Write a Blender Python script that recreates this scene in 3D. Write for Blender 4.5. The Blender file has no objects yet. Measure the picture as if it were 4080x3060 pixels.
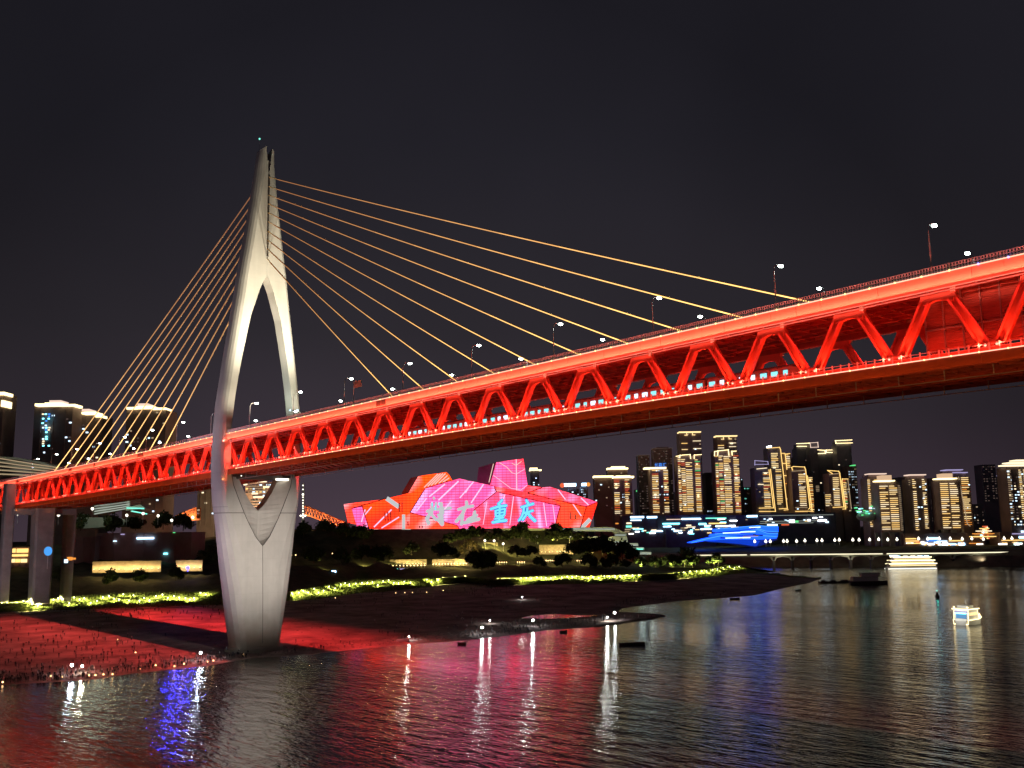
import bpy, bmesh, math, random
import numpy as np
from mathutils import Vector, Matrix
from mathutils.bvhtree import BVHTree
random.seed(7)
rnd = random.random
S = bpy.context.scene
COL = S.collection
# ------------------------------------------------------------------ camera
FPX = 3900.0; CX, CY = 2040.0, 1530.0
YAW, PIT, ROLL = 0.83268, 0.15055, -0.01456
CAM = np.array([335.378, -159.0, 40.0])
_F = np.array([-math.sin(YAW)*math.cos(PIT), math.cos(YAW)*math.cos(PIT), math.sin(PIT)])
_R = np.cross(_F, [0, 0, 1.0]); _R /= np.linalg.norm(_R); _U = np.cross(_R, _F)
_c, _s = math.cos(ROLL), math.sin(ROLL)
_R, _U = _c*_R+_s*_U, -_s*_R+_c*_U
cd = bpy.data.cameras.new('camera'); cam = bpy.data.objects.new('camera', cd); COL.objects.link(cam)
cd.sensor_width = 36.0; cd.lens = FPX/4080*36.0; cd.clip_start = 0.5; cd.clip_end = 9000
cam.matrix_world = Matrix(((_R[0], _U[0], -_F[0], CAM[0]), (_R[1], _U[1], -_F[1], CAM[1]), (_R[2], _U[2], -_F[2], CAM[2]), (0, 0, 0, 1)))
S.camera = cam
# ------------------------------------------------------------------ night sky (light-polluted city air), exposure
world = bpy.data.worlds.new("World"); S.world = world; world.use_nodes = True
nt = world.node_tree; nt.nodes.clear()
def N(nt, t, **kw):
    n = nt.nodes.new(t)
    for k, v in kw.items():
        if k in n.inputs: n.inputs[k].default_value = v
        else: setattr(n, k, v)
    return n
tc = N(nt, 'ShaderNodeTexCoord'); sx = N(nt, 'ShaderNodeSeparateXYZ'); nt.links.new(tc.outputs['Generated'], sx.inputs[0])
rp = N(nt, 'ShaderNodeValToRGB'); nt.links.new(sx.outputs['Z'], rp.inputs[0])
cr = rp.color_ramp; cr.elements[0].position = 0.0; cr.elements[0].color = (0.060, 0.040, 0.054, 1)
cr.elements[1].position = 1.0; cr.elements[1].color = (0.0140, 0.0135, 0.0210, 1)
for p_, c_ in ((0.05, (0.046, 0.032, 0.044)), (0.11, (0.0340, 0.0265, 0.0345)), (0.20, (0.0250, 0.0215, 0.0270)), (0.38, (0.0195, 0.0182, 0.0250))):
    e = cr.elements.new(p_); e.color = (*c_, 1)
wn = N(nt, 'ShaderNodeTexNoise', Scale=2.2, Detail=3.0); nt.links.new(tc.outputs['Generated'], wn.inputs['Vector'])
wm = N(nt, 'ShaderNodeMapRange', **{'To Min': 0.6, 'To Max': 1.4}); nt.links.new(wn.outputs['Fac'], wm.inputs['Value'])
sky = N(nt, 'ShaderNodeTexSky', sky_type='NISHITA', sun_disc=False, sun_elevation=math.radians(-8), sun_rotation=math.radians(200))
dp = N(nt, 'ShaderNodeVectorMath', operation='DOT_PRODUCT'); nt.links.new(tc.outputs['Generated'], dp.inputs[0]); dp.inputs[1].default_value = (-math.sin(YAW+0.05), math.cos(YAW+0.05), 0.0)
dr = N(nt, 'ShaderNodeMapRange', **{'From Min': 0.86, 'From Max': 0.995, 'To Min': 0.58, 'To Max': 1.12}); nt.links.new(dp.outputs['Value'], dr.inputs['Value'])
dm = N(nt, 'ShaderNodeMath', operation='MULTIPLY'); nt.links.new(dr.outputs[0], dm.inputs[0]); nt.links.new(wm.outputs[0], dm.inputs[1])
mx = N(nt, 'ShaderNodeVectorMath', operation='SCALE'); nt.links.new(rp.outputs['Color'], mx.inputs[0]); nt.links.new(dm.outputs[0], mx.inputs['Scale'])
ad = N(nt, 'ShaderNodeVectorMath', operation='MULTIPLY_ADD'); nt.links.new(sky.outputs[0], ad.inputs[0]); ad.inputs[1].default_value = (0.05, 0.05, 0.05); nt.links.new(mx.outputs[0], ad.inputs[2])
bg = N(nt, 'ShaderNodeBackground', Strength=1.0); nt.links.new(ad.outputs[0], bg.inputs[0])
wo = N(nt, 'ShaderNodeOutputWorld'); nt.links.new(bg.outputs[0], wo.inputs[0])
vs = S.view_settings; vs.view_transform = 'Standard'; vs.look = 'None'; vs.exposure = 0.0; vs.gamma = 1.0; vs.use_curve_mapping = False
cy = S.cycles; cy.max_bounces = 5; cy.diffuse_bounces = 2; cy.glossy_bounces = 3; cy.sample_clamp_indirect = 4.0; cy.sample_clamp_direct = 0.0
cy.use_denoising = True; cy.caustics_reflective = False; cy.caustics_refractive = False; cy.use_light_tree = True
# ------------------------------------------------------------------ rays through the photograph's geometry
HR = np.array([math.cos(YAW), math.sin(YAW), 0.0]); HA = np.array([-math.sin(YAW), math.cos(YAW), 0.0])
def ray(px, py): return _F + _R*(px-CX)/FPX - _U*(py-CY)/FPX
def Wp(px, py, D): return CAM + ray(px, py)*D
def Gp(px, py, z): d = ray(px, py); return CAM + d*(z-CAM[2])/d[2]
def Yp(px, py, y): d = ray(px, py); return CAM + d*(y-CAM[1])/d[1]
def Xp(px, py, x): d = ray(px, py); return CAM + d*(x-CAM[0])/d[0]
def interp(tab, x):
    a = np.array(tab, dtype=float); return float(np.interp(x, a[:, 0], a[:, 1]))
# ------------------------------------------------------------------ mesh builder
class MB:
    def __init__(s): s.v = []; s.f = []; s.m = []; s.uv = None
    def add(s, vs_, fs, mi=0):
        b = len(s.v); s.v += [tuple(map(float, p)) for p in vs_]
        for f in fs: s.f.append([b+i for i in f]); s.m.append(mi)
    def box(s, c, size, ax=None, mi=0):
        c = np.array(c, float); h = np.array(size, float)/2
        ax = np.eye(3) if ax is None else np.array(ax, float)
        P = [c + sx_*h[0]*ax[0] + sy_*h[1]*ax[1] + sz_*h[2]*ax[2] for sx_ in (-1, 1) for sy_ in (-1, 1) for sz_ in (-1, 1)]
        s.add(P, [(0, 1, 3, 2), (4, 6, 7, 5), (0, 4, 5, 1), (2, 3, 7, 6), (0, 2, 6, 4), (1, 5, 7, 3)], mi)
    def bar(s, a, b, w, h, up=(0, 0, 1), mi=0):
        a = np.array(a, float); b = np.array(b, float); d = b-a; L = np.linalg.norm(d)
        if L < 1e-6: return
        d /= L; sd = np.cross(d, up)
        if np.linalg.norm(sd) < 1e-4: sd = np.cross(d, (1, 0, 0))
        sd /= np.linalg.norm(sd); u = np.cross(sd, d)
        s.box((a+b)/2, (L, w, h), (d, sd, u), mi)
    def tube(s, path, r, n=8, mi=0, cap=True):
        path = [np.array(p, float) for p in path]; rs = r if hasattr(r, '__len__') else [r]*len(path)
        rings = []
        for i, p in enumerate(path):
            d = path[min(i+1, len(path)-1)] - path[max(i-1, 0)]; d = d/(np.linalg.norm(d)+1e-9)
            ref = np.array((0, 0, 1.0)) if abs(d[2]) < 0.95 else np.array((1.0, 0, 0))
            a = np.cross(d, ref); a /= np.linalg.norm(a); b = np.cross(d, a)
            rings.append([p + rs[i]*(math.cos(t)*a + math.sin(t)*b) for t in [2*math.pi*k/n for k in range(n)]])
        s.loft(rings, mi, cap)
    def loft(s, rings, mi=0, cap=True, closed=True):
        n = len(rings[0]); b = len(s.v)
        for r in rings: s.v += [tuple(map(float, p)) for p in r]
        for i in range(len(rings)-1):
            for k in range(n if closed else n-1):
                k2 = (k+1) % n
                s.f.append([b+i*n+k, b+i*n+k2, b+(i+1)*n+k2, b+(i+1)*n+k]); s.m.append(mi)
        if cap:
            s.f.append([b+k for k in range(n)][::-1]); s.m.append(mi)
            s.f.append([b+(len(rings)-1)*n+k for k in range(n)]); s.m.append(mi)
    def ball(s, c, r, n=8, m=5, mi=0, sc=(1, 1, 1)):
        c = np.array(c, float)
        rings = [[c + np.array(sc)*r*np.array((math.sin(a)*math.cos(t), math.sin(a)*math.sin(t), -math.cos(a))) for t in [2*math.pi*k/n for k in range(n)]] for a in [math.pi*(j+0.35)/(m-0.3) for j in range(m)]]
        s.loft(rings, mi)
    def prism(s, poly, off, mi=0):
        off = np.array(off, float); P = [np.array(p, float) for p in poly]; n = len(P)
        s.add(P + [p+off for p in P], [list(range(n)), list(range(2*n-1, n-1, -1))] + [[i, n+i, n+(i+1) % n, (i+1) % n] for i in range(n)], mi)
    def build(s, name, mats, parent=None, smooth=False, loc=None, recalc=True):
        me = bpy.data.meshes.new(name); me.from_pydata(s.v, [], s.f)
        if not isinstance(mats, (list, tuple)): mats = [mats]
        for m in mats: me.materials.append(m)
        if len(mats) > 1: me.polygons.foreach_set('material_index', [min(i, len(mats)-1) for i in s.m])
        if recalc:
            bm = bmesh.new(); bm.from_mesh(me); bmesh.ops.recalc_face_normals(bm, faces=bm.faces); bm.to_mesh(me); bm.free()
        if smooth: me.polygons.foreach_set('use_smooth', [True]*len(me.polygons))
        me.update()
        o = bpy.data.objects.new(name, me); COL.objects.link(o)
        if parent is not None:
            o.parent = parent
            if parent.type == 'EMPTY': o.matrix_parent_inverse = Matrix.Identity(4)
        if loc is not None: o.location = loc
        return o
def tag(o, label=None, cat=None, group=None, kind=None):
    if label: o['label'] = label
    if cat: o['category'] = cat
    if group: o['group'] = group
    if kind: o['kind'] = kind
    return o
def empty(name, loc=(0, 0, 0), label=None, cat=None, group=None, rz=0.0):
    o = bpy.data.objects.new(name, None); COL.objects.link(o); o.location = loc; o.rotation_euler = (0, 0, rz); o.empty_display_size = 1
    return tag(o, label, cat, group)
KIDS = {}
def copy_tree(o, parent=None, loc=None, rz=None):
    c = o.copy(); COL.objects.link(c)
    if parent is not None: c.parent = parent
    if loc is not None: c.location = loc
    if rz is not None: c.rotation_euler = (0, 0, rz)
    for ch in KIDS.get(o.name, []): copy_tree(ch, c)
    return c
def reg(o): KIDS[o.name] = [x for x in COL.objects if x.parent == o]; [reg(x) for x in KIDS[o.name]]; return o
# ------------------------------------------------------------------ materials
def pmat(name, col, rough=0.6, metal=0.0, var=0.0, vscale=1.0, bump=0.0, col2=None, spec=0.5):
    m = bpy.data.materials.new(name); m.use_nodes = True; t = m.node_tree; b = t.nodes['Principled BSDF']
    b.inputs['Roughness'].default_value = rough; b.inputs['Metallic'].default_value = metal; b.inputs['Base Color'].default_value = (*col, 1)
    b.inputs['Specular IOR Level'].default_value = spec
    if var > 0 or col2:
        g = N(t, 'ShaderNodeTexCoord'); n = N(t, 'ShaderNodeTexNoise', Scale=vscale, Detail=5.0, Roughness=0.65); t.links.new(g.outputs['Object'], n.inputs['Vector'])
        r = N(t, 'ShaderNodeValToRGB'); t.links.new(n.outputs['Fac'], r.inputs[0])
        c2 = col2 or tuple(c*(1-var) for c in col); c1 = col if col2 else tuple(min(1, c*(1+var)) for c in col)
        r.color_ramp.elements[0].position = 0.36; r.color_ramp.elements[0].color = (*c2, 1)
        r.color_ramp.elements[1].position = 0.64; r.color_ramp.elements[1].color = (*c1, 1)
        t.links.new(r.outputs[0], b.inputs['Base Color'])
        if bump > 0:
            bp = N(t, 'ShaderNodeBump', Strength=bump, Distance=0.3); t.links.new(n.outputs['Fac'], bp.inputs['Height']); t.links.new(bp.outputs[0], b.inputs['Normal'])
    return m
def emat(name, col, st=1.0):
    m = bpy.data.materials.new(name); m.use_nodes = True; t = m.node_tree; t.nodes.clear()
    e = N(t, 'ShaderNodeEmission', Strength=st); e.inputs['Color'].default_value = (*col, 1)
    o = N(t, 'ShaderNodeOutputMaterial'); t.links.new(e.outputs[0], o.inputs[0]); m.cycles.emission_sampling = 'NONE'
    return m
M = {}
M['concrete'] = pmat('pale_concrete', (0.50, 0.48, 0.45), 0.75, var=0.07, vscale=0.09)
def concrete_detail(m):
    t = m.node_tree; b = t.nodes['Principled BSDF']; g = N(t, 'ShaderNodeTexCoord'); src = b.inputs['Base Color'].links[0].from_socket
    mp = N(t, 'ShaderNodeMapping'); mp.inputs['Scale'].default_value = (0.5, 0.5, 0.035); t.links.new(g.outputs['Object'], mp.inputs[0]); n = N(t, 'ShaderNodeTexNoise', Scale=1.0, Detail=4.0); t.links.new(mp.outputs[0], n.inputs['Vector'])
    r = N(t, 'ShaderNodeMapRange', **{'From Min': 0.35, 'From Max': 0.7, 'To Min': 1.0, 'To Max': 0.90}); t.links.new(n.outputs['Fac'], r.inputs['Value'])
    sp = N(t, 'ShaderNodeSeparateXYZ'); t.links.new(g.outputs['Object'], sp.inputs[0])
    d = N(t, 'ShaderNodeMath', operation='DIVIDE'); t.links.new(sp.outputs['Z'], d.inputs[0]); d.inputs[1].default_value = 6.0; f = N(t, 'ShaderNodeMath', operation='FRACT'); t.links.new(d.outputs[0], f.inputs[0])
    l = N(t, 'ShaderNodeMath', operation='LESS_THAN'); t.links.new(f.outputs[0], l.inputs[0]); l.inputs[1].default_value = 0.035; l2 = N(t, 'ShaderNodeMath', operation='MULTIPLY_ADD'); t.links.new(l.outputs[0], l2.inputs[0]); l2.inputs[1].default_value = -0.04; t.links.new(r.outputs[0], l2.inputs[2])
    sc_ = N(t, 'ShaderNodeVectorMath', operation='SCALE'); t.links.new(src, sc_.inputs[0]); t.links.new(l2.outputs[0], sc_.inputs['Scale'])
    n3 = N(t, 'ShaderNodeTexNoise', Scale=0.25, Detail=4.0); t.links.new(g.outputs['Object'], n3.inputs['Vector']); za = N(t, 'ShaderNodeMath', operation='MULTIPLY_ADD'); t.links.new(n3.outputs['Fac'], za.inputs[0]); za.inputs[1].default_value = -9.0; t.links.new(sp.outputs['Z'], za.inputs[2])
    zr = N(t, 'ShaderNodeMapRange', **{'From Min': -3.0, 'From Max': 7.0, 'To Min': 0.75, 'To Max': 0.0}); t.links.new(za.outputs[0], zr.inputs['Value'])
    mx_ = N(t, 'ShaderNodeMix', data_type='RGBA'); t.links.new(zr.outputs[0], mx_.inputs['Factor']); t.links.new(sc_.outputs[0], mx_.inputs['A']); mx_.inputs['B'].default_value = (0.24, 0.18, 0.12, 1); t.links.new(mx_.outputs['Result'], b.inputs['Base Color'])
concrete_detail(M['concrete'])
M['pier'] = pmat('pier_concrete', (0.30, 0.27, 0.27), 0.8, var=0.15, vscale=0.15)
M['red'] = pmat('red_painted_steel', (0.62, 0.12, 0.07), 0.42, var=0.08, vscale=0.35)
M['redpanel'] = pmat('fascia_panel', (0.70, 0.26, 0.18), 0.5, var=0.05, vscale=0.2)
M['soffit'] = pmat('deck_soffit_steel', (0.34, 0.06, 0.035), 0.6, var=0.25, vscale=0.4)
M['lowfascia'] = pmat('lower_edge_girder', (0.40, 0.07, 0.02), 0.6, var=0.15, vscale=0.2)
M['rail'] = pmat('grey_railing_metal', (0.36, 0.33, 0.35), 0.5, metal=0.2)
M['panel'] = pmat('grey_louvre_panel', (0.50, 0.36, 0.38), 0.6, var=0.08, vscale=0.8)
M['asphalt'] = pmat('asphalt', (0.05, 0.05, 0.05), 0.9)
M['cable'] = pmat('cable_sheath', (0.80, 0.50, 0.20), 0.5)
M['lampmetal'] = pmat('lamp_post_metal', (0.80, 0.78, 0.76), 0.5)
M['sand'] = pmat('river_sand', (0.38, 0.30, 0.27), 0.95, col2=(0.13, 0.10, 0.09), vscale=0.05, bump=0.6, spec=0.15)
M['scrub'] = pmat('dark_scrub_ground', (0.11, 0.10, 0.06), 0.98, col2=(0.05, 0.05, 0.03), vscale=0.09, bump=0.5, spec=0.1)
M['turf'] = pmat('turf', (0.14, 0.17, 0.04), 0.95, col2=(0.06, 0.09, 0.02), vscale=0.35, bump=0.7, spec=0.1)
M['blade'] = pmat('grass_blades', (0.17, 0.19, 0.06), 0.8, var=0.4, vscale=0.4, spec=0.2)
M['path'] = pmat('path_concrete', (0.28, 0.26, 0.22), 0.85, var=0.12, vscale=0.3)
M['stone'] = pmat('stone_wall', (0.26, 0.20, 0.14), 0.9, col2=(0.14, 0.11, 0.08), vscale=0.6)
M['leaf'] = pmat('leaves', (0.060, 0.070, 0.024), 0.7, col2=(0.022, 0.030, 0.012), vscale=0.5, spec=0.2)
M['leafy'] = pmat('autumn_leaves', (0.12, 0.09, 0.03), 0.7, col2=(0.07, 0.06, 0.02), vscale=0.6, spec=0.2)
M['bark'] = pmat('bark', (0.09, 0.07, 0.05), 0.9, var=0.3, vscale=2.0)
M['wall'] = pmat('dark_tower_wall', (0.26, 0.20, 0.20), 0.7, var=0.2, vscale=0.05)
M['wallb'] = pmat('blue_grey_tower_wall', (0.22, 0.22, 0.27), 0.5, var=0.2, vscale=0.05)
M['mall'] = pmat('mall_wall', (0.06, 0.06, 0.08), 0.7, var=0.3, vscale=0.06)
M['walll'] = pmat('light_terrace_wall', (0.42, 0.44, 0.38), 0.7, var=0.1, vscale=0.1)
M['brown'] = pmat('brown_block_wall', (0.30, 0.19, 0.18), 0.8, var=0.15, vscale=0.1)
M['hull'] = pmat('dark_hull_paint', (0.05, 0.04, 0.045), 0.5)
M['white'] = pmat('white_boat_paint', (0.7, 0.7, 0.68), 0.4)
M['skin'] = pmat('skin', (0.42, 0.27, 0.20), 0.6)
M['cloth_d'] = pmat('dark_clothes', (0.035, 0.032, 0.04), 0.9)
M['cloth_g'] = pmat('grey_clothes', (0.12, 0.11, 0.12), 0.9)
M['cloth_l'] = pmat('light_clothes', (0.45, 0.43, 0.42), 0.9)
M['hair'] = pmat('black_hair', (0.012, 0.010, 0.010), 0.6)
warm = (1.0, 0.72, 0.34)
E_ = {'warm': emat('warm_led', (1.0, 0.72, 0.32), 1.6), 'gold': emat('gold_led', (1.0, 0.62, 0.19), 1.6), 'cream': emat('cream_led', (1.0, 0.82, 0.52), 1.6),
      'dim': emat('dim_warm_led', (0.75, 0.55, 0.33), 0.55), 'redl': emat('red_led', (1.0, 0.16, 0.06), 0.9), 'orangel': emat('orange_led', (1.0, 0.36, 0.06), 0.95),
      'greenl': emat('green_led', (0.15, 1.0, 0.3), 0.9), 'white': emat('white_lamp', (0.85, 0.95, 1.0), 7.0), 'wwhite': emat('warm_white_lamp', (1.0, 0.93, 0.75), 3.0),
      'crown': emat('roof_crown_light', (1.0, 0.78, 0.38), 2.8), 'rose': emat('rose_crown_light', (1.0, 0.72, 0.58), 1.0), 'violet': emat('violet_crown_light', (0.55, 0.48, 0.85), 0.7),
      'blue': emat('blue_sign', (0.06, 0.28, 1.0), 1.2), 'cyan': emat('cyan_sign', (0.2, 0.85, 1.0), 4.0), 'sky': emat('pale_blue_sign', (0.42, 0.72, 1.0), 5.0),
      'teal': emat('teal_light', (0.2, 0.9, 0.7), 1.5), 'brown': emat('faint_window', (0.35, 0.24, 0.2), 0.22), 'coolw': emat('cool_window', (0.6, 0.82, 1.0), 2.2),
      'strip': emat('pink_white_led_strip', (1.0, 0.42, 0.28), 2.0), 'strip2': emat('orange_led_strip', (1.0, 0.36, 0.14), 1.5), 'node': emat('led_node_light', (1.0, 0.75, 0.25), 3.0),
      'nodeb': emat('blue_led_node', (0.25, 0.25, 1.0), 4.0), 'glowbox': emat('glowing_roof_box', (0.95, 0.62, 0.38), 0.75), 'train': emat('lit_train_window', (0.30, 0.85, 0.92), 1.25),
      'lampw': emat('street_lamp_glass', (0.85, 1.0, 0.92), 30.0), 'beach': emat('beach_floodlight', (0.95, 0.98, 1.0), 60.0), 'candle': emat('small_warm_lamp', (1.0, 0.6, 0.25), 5.0),
      'garden': emat('garden_lamp_glass', (0.95, 1.0, 0.6), 9.0), 'terr': emat('lit_terrace_edge', (0.85, 0.95, 0.82), 0.42), 'char_c': emat('cyan_character', (0.22, 0.86, 1.0), 1.0),
      'char_b': emat('blue_character_outline', (0.03, 0.16, 0.85), 0.9), 'char_g': emat('grey_character', (0.66, 0.69, 0.70), 0.85), 'blueb': emat('blue_media_skin', (0.008, 0.07, 1.0), 2.8),
      'blued': emat('deep_blue_media_skin', (0.006, 0.05, 0.6), 1.0), 'pierlit': emat('viaduct_edge_light', (1.0, 0.92, 0.62), 1.6), 'wallwash': emat('wall_lamp_glass', (1.0, 0.8, 0.45), 3.0)}
# lights -----------------------------------------------------------------
def light(kind, name, loc, col, power, target=None, parent=None, **kw):
    l = bpy.data.lights.new(name, kind); l.color = col; l.energy = power
    for k, v in kw.items(): setattr(l, k, v)
    o = bpy.data.objects.new(name, l); COL.objects.link(o); o.location = tuple(map(float, loc))
    if target is not None:
        d = Vector(tuple(map(float, target))) - Vector(o.location); o.rotation_euler = d.to_track_quat('-Z', 'Y').to_euler()
    if parent is not None: o.parent = parent
    return o
def line_light(name, a, b, width, aim, col, power, spread=math.pi, parent=None):
    a = np.array(a, float); b = np.array(b, float); mid = (a+b)/2; L = np.linalg.norm(b-a); x = (b-a)/L
    z = -np.array(aim, float); z -= x*np.dot(z, x); z /= np.linalg.norm(z); y = np.cross(z, x)
    l = bpy.data.lights.new(name, 'AREA'); l.shape = 'RECTANGLE'; l.size = float(L); l.size_y = width; l.color = col; l.energy = power*L; l.spread = spread
    o = bpy.data.objects.new(name, l); COL.objects.link(o)
    o.matrix_world = Matrix(((x[0], y[0], z[0], mid[0]), (x[1], y[1], z[1], mid[1]), (x[2], y[2], z[2], mid[2]), (0, 0, 0, 1)))
    if parent is not None: o.parent = parent
    return o
ONES = ['first', 'second', 'third', 'fourth', 'fifth', 'sixth', 'seventh', 'eighth', 'ninth', 'tenth', 'eleventh', 'twelfth', 'thirteenth', 'fourteenth', 'fifteenth', 'sixteenth', 'seventeenth', 'eighteenth', 'nineteenth', 'twentieth']
def nth(i): return ONES[i] if i < 20 else 'twenty-'+ONES[i-20] if i < 29 else 'thirtieth'
def number(objs, fmt):
    for i, o in enumerate(sorted(objs, key=lambda o: float((np.array(o.location)-CAM)@_R)/float((np.array(o.location)-CAM)@_F))): o['label'] = fmt % nth(i)
# ================================================================== BRIDGE
T0 = 10.0; YC = 11.9; YN, YF = 0.0, 23.6           # pylon position, deck axis, truss planes
_lp = [(3976, 1395), (4055, 1384), (3829, 1416), (3470, 1465), (3050.6, 1526.5), (2837.7, 1556.9), (2649, 1586), (2560, 1597.6), (2434, 1616), (2238.7, 1650), (2068, 1677), (1907, 1704), (1789, 1724), (1679, 1742), (1551.5, 1762.3), (1526, 1768), (1329.6, 1800), (1165.5, 1827), (1021.7, 1848.7)]
_ln = [(793, 1884.8), (718.3, 1895.6), (649.2, 1907.8), (584, 1917.3), (523, 1929.8), (465.4, 1938.7), (410.4, 1947), (358.6, 1956), (308.6, 1965), (262.6, 1974), (217.8, 1981), (175, 1989), (135.6, 1995.6), (96.3, 2001)]
_lq = np.array([Yp(a, b, -1.6)+np.array((0, 0, .5)) for a, b in _lp]+[Yp(a, b, -0.7)-np.array((0, 0, .6)) for a, b in _ln]); _lc = np.polyfit(_lq[:, 0]/100, _lq[:, 2], 3)
def zb(X): return float(np.polyval(_lc, X/100.0))
_tp = [(3528.8, 1137), (3747, 1088), (3981.7, 1035.4), (3031, 1249), (3206, 1210), (3394.6, 1167.6), (2626, 1340.6), (2768.5, 1308), (2043.4, 1472.4), (2217, 1433), (2450, 1380), (1529.8, 1588), (1738.7, 1540.6), (1015, 1702), (1180, 1665.6), (1366, 1623.6), (567.8, 1802), (793, 1752), (284.8, 1869.5), (434, 1830), (20, 1916)]
_tq = np.array([Yp(a, b, -2.2) for a, b in _tp]); _tc = np.polyfit(_tq[:, 0], _tq[:, 2], 2)
def zt(X): return float(np.polyval(_tc, X))
X0, X1 = -300.0, 352.0
def xb(k): return 2.4 + (15.97*k if k >= 0 else 16.1*k)
def along(step=8.0, a=X0, b=X1):
    n = int(round((b-a)/step)); return [a+(b-a)*i/n for i in range(n+1)]
bridge = empty('cable_stayed_bridge', (T0, YC, 2), 'red-lit double-deck cable-stayed bridge with pale shuttle-shaped pylon crossing the river', 'bridge')
B0 = np.array([T0, YC, 2.0])
def bpart(mb, name, mats, parent=None, smooth=False):
    if parent is None:
        mb.v = [(p[0]-B0[0], p[1]-B0[1], p[2]-B0[2]) for p in mb.v]
        return mb.build(name, mats, bridge, smooth)
    mb.v = [(p[0]-B0[0], p[1]-B0[1], p[2]-B0[2]) for p in mb.v]
    return mb.build(name, mats, parent, smooth)
def run(mb, y0, y1, fz, z0, z1, step=8.0, a=X0, b=X1, mi=0):
    mb.loft([[(x, y0, fz(x)+z0), (x, y1, fz(x)+z0), (x, y1, fz(x)+z1), (x, y0, fz(x)+z1)] for x in along(step, a, b)], mi)
UY0, UY1 = -2.2, 25.8
m = MB(); run(m, UY0+0.35, UY1-0.35, zt, -0.45, 0.0)
for x in along(4.0): m.box((x, YC, zt(x)-0.80), (0.35, UY1-UY0-0.9, 0.69))
for y in (3.4, 6.8, 10.2, 13.4, 16.8, 20.2): run(m, y-0.16, y+0.16, zt, -1.35, -0.455)
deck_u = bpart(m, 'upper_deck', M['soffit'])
m = MB(); run(m, UY0+0.75, UY1-0.75, zt, 0.004, 0.06); bpart(m, 'road_surface', M['asphalt'])
# edge fascia: panels with small joints
for side, y in ((0, UY0), (1, UY1)):
    m = MB(); xs = along(15.97)
    for i in range(len(xs)-1):
        a, b = xs[i]+0.04, xs[i+1]-0.04
        m.loft([[(x, y-0.02, zt(x)-1.86), (x, y+0.34, zt(x)-1.98), (x, y+0.34, zt(x)), (x, y-0.02, zt(x))] for x in (a, (a+b)/2, b)])
        for t in (0.31, 0.66):
            x = a+(b-a)*t; m.box((x, y-0.05, zt(x)-1.0), (0.06, 0.05, 1.9))
    bpart(m, 'edge_fascia', M['redpanel'])
m = MB()
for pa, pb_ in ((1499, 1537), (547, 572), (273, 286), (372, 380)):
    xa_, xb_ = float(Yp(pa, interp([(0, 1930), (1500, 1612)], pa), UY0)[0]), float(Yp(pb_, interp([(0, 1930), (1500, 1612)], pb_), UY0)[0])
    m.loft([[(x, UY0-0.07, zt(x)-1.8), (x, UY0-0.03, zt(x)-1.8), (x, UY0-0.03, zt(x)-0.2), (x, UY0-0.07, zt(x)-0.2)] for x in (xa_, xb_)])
bpart(m, 'unlit_dark_fascia_panel', pmat('unlit_dark_panel', (0.10, 0.035, 0.02), 0.7))  # missing wash light put into dark plates; the rightmost panel really is darker
# chords
for y in (YN, YF):
    m = MB(); run(m, y-0.35, y+0.35, zt, -2.65, -1.5); bpart(m, 'top_chord', M['soffit'])  # top chord takes the darker steel: shade under the overhang put into its colour
    m = MB(); run(m, y-0.5, y+0.5, zb, -0.55, 0.35); bpart(m, 'bottom_chord', M['red'])
# lower deck
LY0, LY1 = -1.5, 25.1
m = MB(); run(m, LY0+0.3, LY1-0.3, zb, -0.95, -0.6)
for x in along(4.0): m.box((x, YC, zb(x)-1.35), (0.3, LY1-LY0-0.9, 0.75))
for y in (2.5, 6.0, 9.5, 14.0, 17.5, 21.0): run(m, y-0.14, y+0.14, zb, -1.9, -0.955)
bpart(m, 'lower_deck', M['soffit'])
for y0, y1 in ((LY0, LY0+0.3), (LY1-0.3, LY1)):
    m = MB(); xs = along(15.97)
    for i in range(len(xs)-1): run(m, y0, y1, zb, -2.25, -0.5, 8, xs[i]+0.03, xs[i+1]-0.03)
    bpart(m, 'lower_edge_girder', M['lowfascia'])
m = MB()
for y in (4.6, 6.1, 17.4, 18.9): run(m, y-0.08, y+0.08, zb, -0.59, -0.42)
bpart(m, 'track', M['rail'])
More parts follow.
